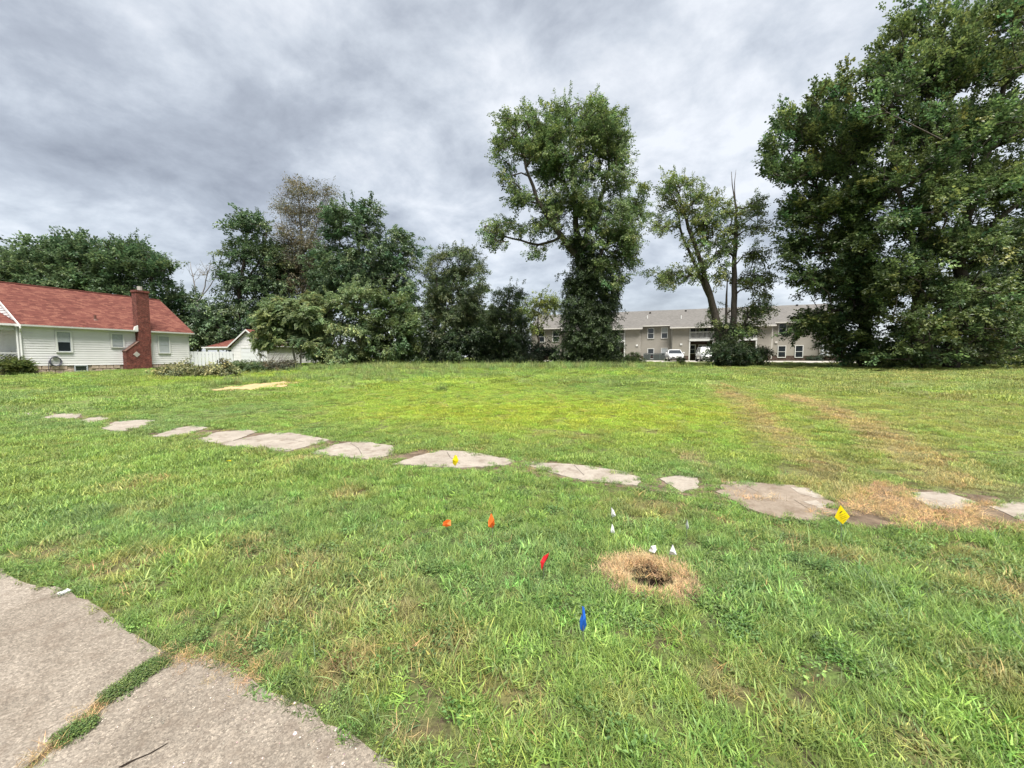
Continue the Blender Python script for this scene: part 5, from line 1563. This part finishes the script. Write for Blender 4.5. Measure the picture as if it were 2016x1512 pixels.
flag('white', 'crumpled white flag at the back edge of the dead grass ring', [(1281, 1074), (1292, 1075), (1294, 1084), (1287, 1087), (1278, 1086), (1281, 1080)], .06, group=GFL)

# litter
pp = [G(*p) for p in ((112, 1174), (133, 1166), (141, 1167), (120, 1177))]
sc_ = MB().add([p + Vector((0, 0, .016)) for p in pp] + [p + Vector((0, 0, .022 + .006 * (i % 2))) for i, p in enumerate(pp)], [(3, 2, 1, 0), (4, 5, 6, 7), (0, 1, 5, 4), (1, 2, 6, 5), (2, 3, 7, 6), (3, 0, 4, 7)]).build('paper_scrap', FM['white'])
tag(sc_, 'small white paper scrap on the pavement by the grass edge', 'paper')
lf = G(450, 908, .05)
yl = MB().add([lf + Vector((-.05, 0, .05)), lf + Vector((-.01, -.03, .065)), lf + Vector((.05, -.01, .055)), lf + Vector((.01, .03, .06)), lf + Vector((0, 0, .05))], [(0, 1, 2, 3), (0, 4, 1), (1, 4, 2), (2, 4, 3), (3, 4, 0)]).build('fallen_leaf', FM['yellow'])
tag(yl, 'single yellow fallen leaf lying on the grass left of centre', 'leaf')

# ------------------------------------------------------------------ grass
SRC_FINE = [blades(120, .10, .04, .125, .0040, 1.0, 100 + i, M_grass, 'fine_grass') for i in range(6)]
SRC_BROAD = [blades(80, .10, .03, .090, .0092, 1.15, 120 + i, M_grass, 'broad_grass', curl=.6) for i in range(6)]
SRC_WEED = [weed_src(60, .07, .016, True, 140 + i, 'low_weed', M_grass, .035) for i in range(3)]
SRC_MOWN = [blades(420, .24, .03, .075, .0075, .85, 160 + i, M_grass, 'mown_grass', seg=2) for i in range(4)]
SRC_FAR = [blades(650, .62, .04, .10, .016, .7, 180 + i, M_grass, 'far_grass', seg=2) for i in range(4)]
SRC_TALL = [blades(60, .16, .18, .50, .010, .45, 200 + i, M_grass, 'tall_grass') for i in range(3)]
SRC_STRAW = [blades(34, .10, .06, .16, .003, 1.35, 220 + i, M_straw, 'straw', curl=.5) for i in range(4)]
SRC_DEAD = [blades(26, .05, .05, .13, .003, .8, 240 + i, M_straw, 'dead_grass', curl=1.3) for i in range(4)]
SRC_LONG = [blades(7, .05, .16, .32, .007, .8, 260 + i, M_grass, 'long_grass', seg=5, curl=1.9) for i in range(3)]


def sector(r0, r1, dens, half=62, back=1.5):
    """random ground points in front of the camera"""
    th0 = math.radians(half); area = th0 * (r1 * r1 - r0 * r0); n = int(area * dens)
    r = np.sqrt(RNG.uniform(r0 * r0, r1 * r1, n)); t = RNG.uniform(-th0, th0, n)
    return r * np.sin(t), r * np.cos(t)


def put(name, key, srcs, x, y, smin, smax, tint, tilt=.12, jit=.16, mat=None, kind='stuff', dz=0.0, scl=None):
    n = len(x)
    R = np.stack([RNG.normal(0, tilt, n), RNG.normal(0, tilt, n), RNG.uniform(0, 6.283, n)], 1)
    S = RNG.uniform(smin, smax, n) * (scl if scl is not None else 1)
    T = tint * (1 + RNG.normal(0, jit, (n, 1))) * (1 + RNG.normal(0, jit * .4, (n, 3)))
    r = hole_f(x, y); z = hgt(x, y) + dz - .55 * np.exp(-(r / HOLE_R) ** 6)
    o = scatter(name, key, srcs, np.stack([x, y, z], 1), R, S, np.clip(T, .01, .8), None, mat or M_grass)
    o['kind'] = kind
    return o


def lawn_filter(x, y, bare_keep=.06, edge=.0):
    pave, slab, straw, sand = masks(x, y); r = hole_f(x, y)
    u = RNG.random(len(x))
    keep = ~pave & ~slab
    keep &= ~(straw & (u > bare_keep)) & ~(sand & (u > .03))
    keep &= r > .32 + .06 * RNG.normal(size=len(x))
    b = brown_amount(x, y); keep &= RNG.random(len(x)) > b * .45
    return keep


def edge_factor(x, y):
    """blades are short and trodden by the paving"""
    d = np.full(np.shape(x), 9.0)
    for p in PAVES: d = np.minimum(d, seg_dist(x, y, p, True))
    return np.clip(.45 + d * 1.6, .45, 1.0)


def slab_factor(x, y):
    d = np.full(np.shape(x), 9.0)
    for p in SLABS: d = np.minimum(d, seg_dist(x, y, p, True))
    return np.clip(.5 + d * 1.3, .5, 1.0)


def plant_lawn():
    # near verge: fine and broad blades and low weeds
    for nm, srcs, key, dens, lo, hi, tmul in (('fine_grass', SRC_FINE, 'g_fine', 100, .5, 1.05, (1.0, 1.0, 1.0)), ('broad_grass', SRC_BROAD, 'g_broad', 115, .55, 1.15, (.92, 1.04, 1.0))):
        x, y = sector(.7, 6.2, dens, 84); k = lawn_filter(x, y, .05); x, y = x[k], y[k]
        n = fbm(x, y, .9, 41 if nm == 'fine_grass' else 57); k = RNG.random(len(x)) < np.clip(.65 + 2.2 * (n - .3), .55, 1); x, y = x[k], y[k]
        s = edge_factor(x, y) * slab_factor(x, y) * (.72 + .6 * fbm(x, y, .6, 77))
        put(nm, key, srcs, x, y, lo, hi, lawn_tint(x, y) * np.array(tmul), scl=s)
    x, y = sector(.7, 5.0, 38, 80); k = lawn_filter(x, y, .03) & (fbm(x, y, .5, 91) > .5); x, y = x[k], y[k]
    put('low_weeds', 'g_weed', SRC_WEED, x, y, .6, 1.4, np.array([.120, .200, .065]) * np.ones((len(x), 1)), scl=np.ones(len(x)))
    # dead blades mixed in
    x, y = sector(.7, 7.0, 60, 80); b = brown_amount(x, y); k = lawn_filter(x, y, .3) & (RNG.random(len(x)) < .06 + 1.2 * b + np.clip((fbm(x, y, .75, 9) - .55) * 2, 0, .5)); x, y = x[k], y[k]
    put('dry_grass', 'g_straw', SRC_STRAW, x, y, .45, .95, np.array([.34, .255, .13]) * np.ones((len(x), 1)), mat=M_straw)
    # beyond
    x, y = sector(5.6, 16.5, 34, 74); k = lawn_filter(x, y, .05)
    dsl = np.full(len(x), 9.0)
    for p in SLABS: dsl = np.minimum(dsl, seg_dist(x, y, p, True))
    k &= dsl > .14; x, y = x[k], y[k]
    v = SN.x * x + SN.y * y
    s = slab_factor(x, y) * np.where(v < 6.0, 1.15, .82) * (.75 + .5 * fbm(x, y, 1.1, 78))
    put('lawn_grass', 'g_mown', SRC_MOWN, x, y, .7, 1.2, lawn_tint(x, y), scl=s)
    x, y = sector(15.5, 66, 2.4, 66); k = lawn_filter(x, y, .2)
    # leave the parking strip and the buildings free
    for F_, t0_, t1_, d0_, d1_ in ((AF, -24, 29, -12.4, 14), (HF, -3.2, 11, -.1, 9)):
        dx, dy = x - F_.o.x, y - F_.o.y; t = dx * F_.e1.x + dy * F_.e1.y; d = dx * F_.e2.x + dy * F_.e2.y
        k &= ~((t > t0_) & (t < t1_) & (d > d0_) & (d < d1_))
    x, y = x[k], y[k]
    put('distant_grass', 'g_far', SRC_FAR, x, y, .75, 1.3, lawn_tint(x, y))
    # taller weeds along the crown of the lot and round the sand
    xs, ys, ss = [], [], []
    for (a, b, n, w, s) in (((640, 727), (1290, 724), 900, 1.8, 1.25), ((600, 738), (900, 735), 420, 2.2, .75), ((420, 757), (600, 747), 110, .6, .8), ((230, 742), (560, 732), 170, .9, .8), ((0, 741), (210, 741), 40, .5, .5), ((1280, 722), (1420, 722), 50, .7, .5), ((765, 752), (775, 757), 12, .12, .75), ((860, 768), (872, 770), 12, .12, .7), ((1500, 722), (1650, 722), 30, .5, .35), ((255, 770), (330, 768), 22, .4, .5), ((900, 760), (1250, 745), 90, 2.5, .35)):
        A, B = G(*a), G(*b); f = RNG.random(n)
        xs.append(A.x + (B.x - A.x) * f + RNG.normal(0, w, n)); ys.append(A.y + (B.y - A.y) * f + RNG.normal(0, w, n)); ss.append(np.full(n, s) * RNG.uniform(.6, 1.3, n))
    x, y, s = map(np.concatenate, (xs, ys, ss))
    put('tall_weeds', 'g_tall', SRC_TALL, x, y, .8, 1.2, np.array([.220, .285, .095]) * np.ones((len(x), 1)), scl=s, jit=.22)
    # straw over the bare soil
    x, y = sector(3, 7.5, 520, 64); _, slab, straw, _ = masks(x, y); n = fbm(x, y, .5, 61); k = (straw & ~slab & (n > .30)) | (in_poly(x, y, SLABS[11]) & (fbm(x, y, .3, 63) > .52) & (RNG.random(len(x)) < .3)); x, y = x[k], y[k]
    put('straw_litter', 'g_straw', SRC_STRAW, x, y, .35, .75, np.array([.44, .32, .165]) * np.ones((len(x), 1)), tilt=.5, dz=.016, mat=M_straw)
    # dead ring round the hole: blades leaning in towards it
    n = 950; a = RNG.uniform(0, 6.283, n); r = np.clip(RNG.normal(.235, .05, n), .15, .37)
    x, y = HOLE.x + r * np.cos(a) * 1.06, HOLE.y + r * np.sin(a)
    put('dead_grass_ring', 'g_dead', SRC_DEAD, x, y, .45, .9, np.array([.43, .32, .185]) * np.ones((n, 1)), tilt=.25, mat=M_straw, scl=np.where(np.sin(a) < -.1, .7, 1.0))
    # coarse long blades right of the ring, and the plants in the pavement joint
    pts = [((1610, 1110), 7, .12), ((1700, 1140), 9, .22), ((1740, 1180), 7, .2), ((1560, 1100), 5, .15), ((1660, 1075), 6, .1), ((1800, 1230), 6, .2), ((1960, 1075), 6, .15), ((560, 1330), 2, .1), ((760, 1400), 2, .1), ((900, 1330), 2, .2)]
    xs, ys = [], []
    for p, n, w in pts:
        g = G(*p); xs.append(g.x + RNG.normal(0, w, n)); ys.append(g.y + RNG.normal(0, w, n))
    x, y = np.concatenate(xs), np.concatenate(ys)
    put('coarse_long_grass', 'g_long', SRC_LONG, x, y, .6, 1.0, np.array([.165, .250, .105]) * np.ones((len(x), 1)))
    xs, ys = [], []
    for a, b, n, w in (((318, 1306), (218, 1376), 150, .022), ((172, 1430), (124, 1460), 60, .016), ((335, 1275), (350, 1282), 14, .03)):
        A, B = G(*a), G(*b); f = RNG.random(n); xs.append(A.x + (B.x - A.x) * f + RNG.normal(0, w, n)); ys.append(A.y + (B.y - A.y) * f + RNG.normal(0, w, n))
    x, y = np.concatenate(xs), np.concatenate(ys)
    put('joint_weeds', 'g_weed', SRC_WEED, x, y, .25, .6, np.array([.105, .160, .052]) * np.ones((len(x), 1)), dz=.008)
    xs, ys = [], []
    for a, b, n, w in (((190, 1395), (165, 1425), 22, .02), ((110, 1468), (50, 1520), 14, .01), ((440, 1285), (520, 1350), 60, .05), ((330, 1290), (420, 1300), 40, .04)):
        A, B = G(*a), G(*b); f = RNG.random(n); xs.append(A.x + (B.x - A.x) * f + RNG.normal(0, w, n)); ys.append(A.y + (B.y - A.y) * f + RNG.normal(0, w, n))
    x, y = np.concatenate(xs), np.concatenate(ys)
    put('joint_straw', 'g_straw', SRC_STRAW, x, y, .2, .45, np.array([.38, .27, .14]) * np.ones((len(x), 1)), tilt=.6, dz=.012, mat=M_straw)
    # creeping edge along the paving
    xs, ys = [], []
    for ed in (EDGE_L[1:], EDGE_R[:-1]):
        for a, b in zip(ed[:-1], ed[1:]):
            A, B = G(*a), G(*b); L = (B - A).length; n = int(L * 45); f = RNG.random(n)
            xs.append(A.x + (B.x - A.x) * f + np.abs(RNG.normal(0, .05, n)) * .4 + RNG.normal(0, .03, n)); ys.append(A.y + (B.y - A.y) * f + np.abs(RNG.normal(0, .06, n)) + RNG.normal(0, .02, n))
    x, y = np.concatenate(xs), np.concatenate(ys)
    put('creeping_edge_grass', 'g_edge', SRC_WEED[:2] + SRC_BROAD[:2] + SRC_FINE[:2], x, y, .3, .85, np.array([.165, .245, .075]) * np.ones((len(x), 1)), dz=.004, jit=.22)
    # grass creeping over the slab edges
    xs, ys = [], []
    for p in SLABS:
        m = len(p)
        for i in range(m):
            A, B = p[i], p[(i + 1) % m]; L = math.hypot(B.x - A.x, B.y - A.y); n = int(L * 11); f = RNG.random(n)
            xs.append(A.x + (B.x - A.x) * f + RNG.normal(0, .05, n)); ys.append(A.y + (B.y - A.y) * f + RNG.normal(0, .05, n))
    x, y = np.concatenate(xs), np.concatenate(ys); k = fbm(x, y, .35, 133) > .45; x, y = x[k], y[k]
    put('slab_edge_grass', 'g_edge2', SRC_BROAD[:3] + SRC_FINE[:3], x, y, .4, .85, lawn_tint(x, y) * np.array([.85, .95, 1.0]), dz=.012, jit=.2)
    # pebbles
    SP = []
    for i in range(3):
        r = np.random.default_rng(300 + i); V = []
        for zz, rr in ((0, .8), (.45, 1.0), (.8, .6)):
            for q in range(6):
                a = q / 6 * 6.283; V.append((math.cos(a) * rr * r.uniform(.75, 1.1), math.sin(a) * rr * r.uniform(.6, 1.0), zz * r.uniform(.8, 1.1)))
        F = [(a * 6 + q, a * 6 + (q + 1) % 6, a * 6 + 6 + (q + 1) % 6, a * 6 + 6 + q) for a in range(2) for q in range(6)] + [tuple(range(12, 18))]
        SP.append(src_obj('pebble', V, F, [.5] * 18, M_straw))
    x, y = sector(.8, 5.5, 900, 75); pave = in_poly(x, y, PAVE_R); pl_ = in_poly(x, y, PAVE_L); d = seg_dist(x, y, PR); dj = seg_dist(x, y, PJ)
    u = RNG.random(len(x)); k = (pave & (u < .25 + .6 * np.exp(-(d / .15) ** 2))) | (pl_ & (u < .07 + .3 * np.exp(-(dj / .06) ** 2)))
    x, y = x[k], y[k]
    col = np.array([.33, .29, .25]) * RNG.uniform(.5, 1.6, (len(x), 1))
    put('pebbles', 'g_pebble', SP, x, y, .0015, .0045, col, mat=M_straw, dz=.009, scl=np.where(RNG.random(len(x)) < .03, 2.0, 1.0))


plant_lawn()
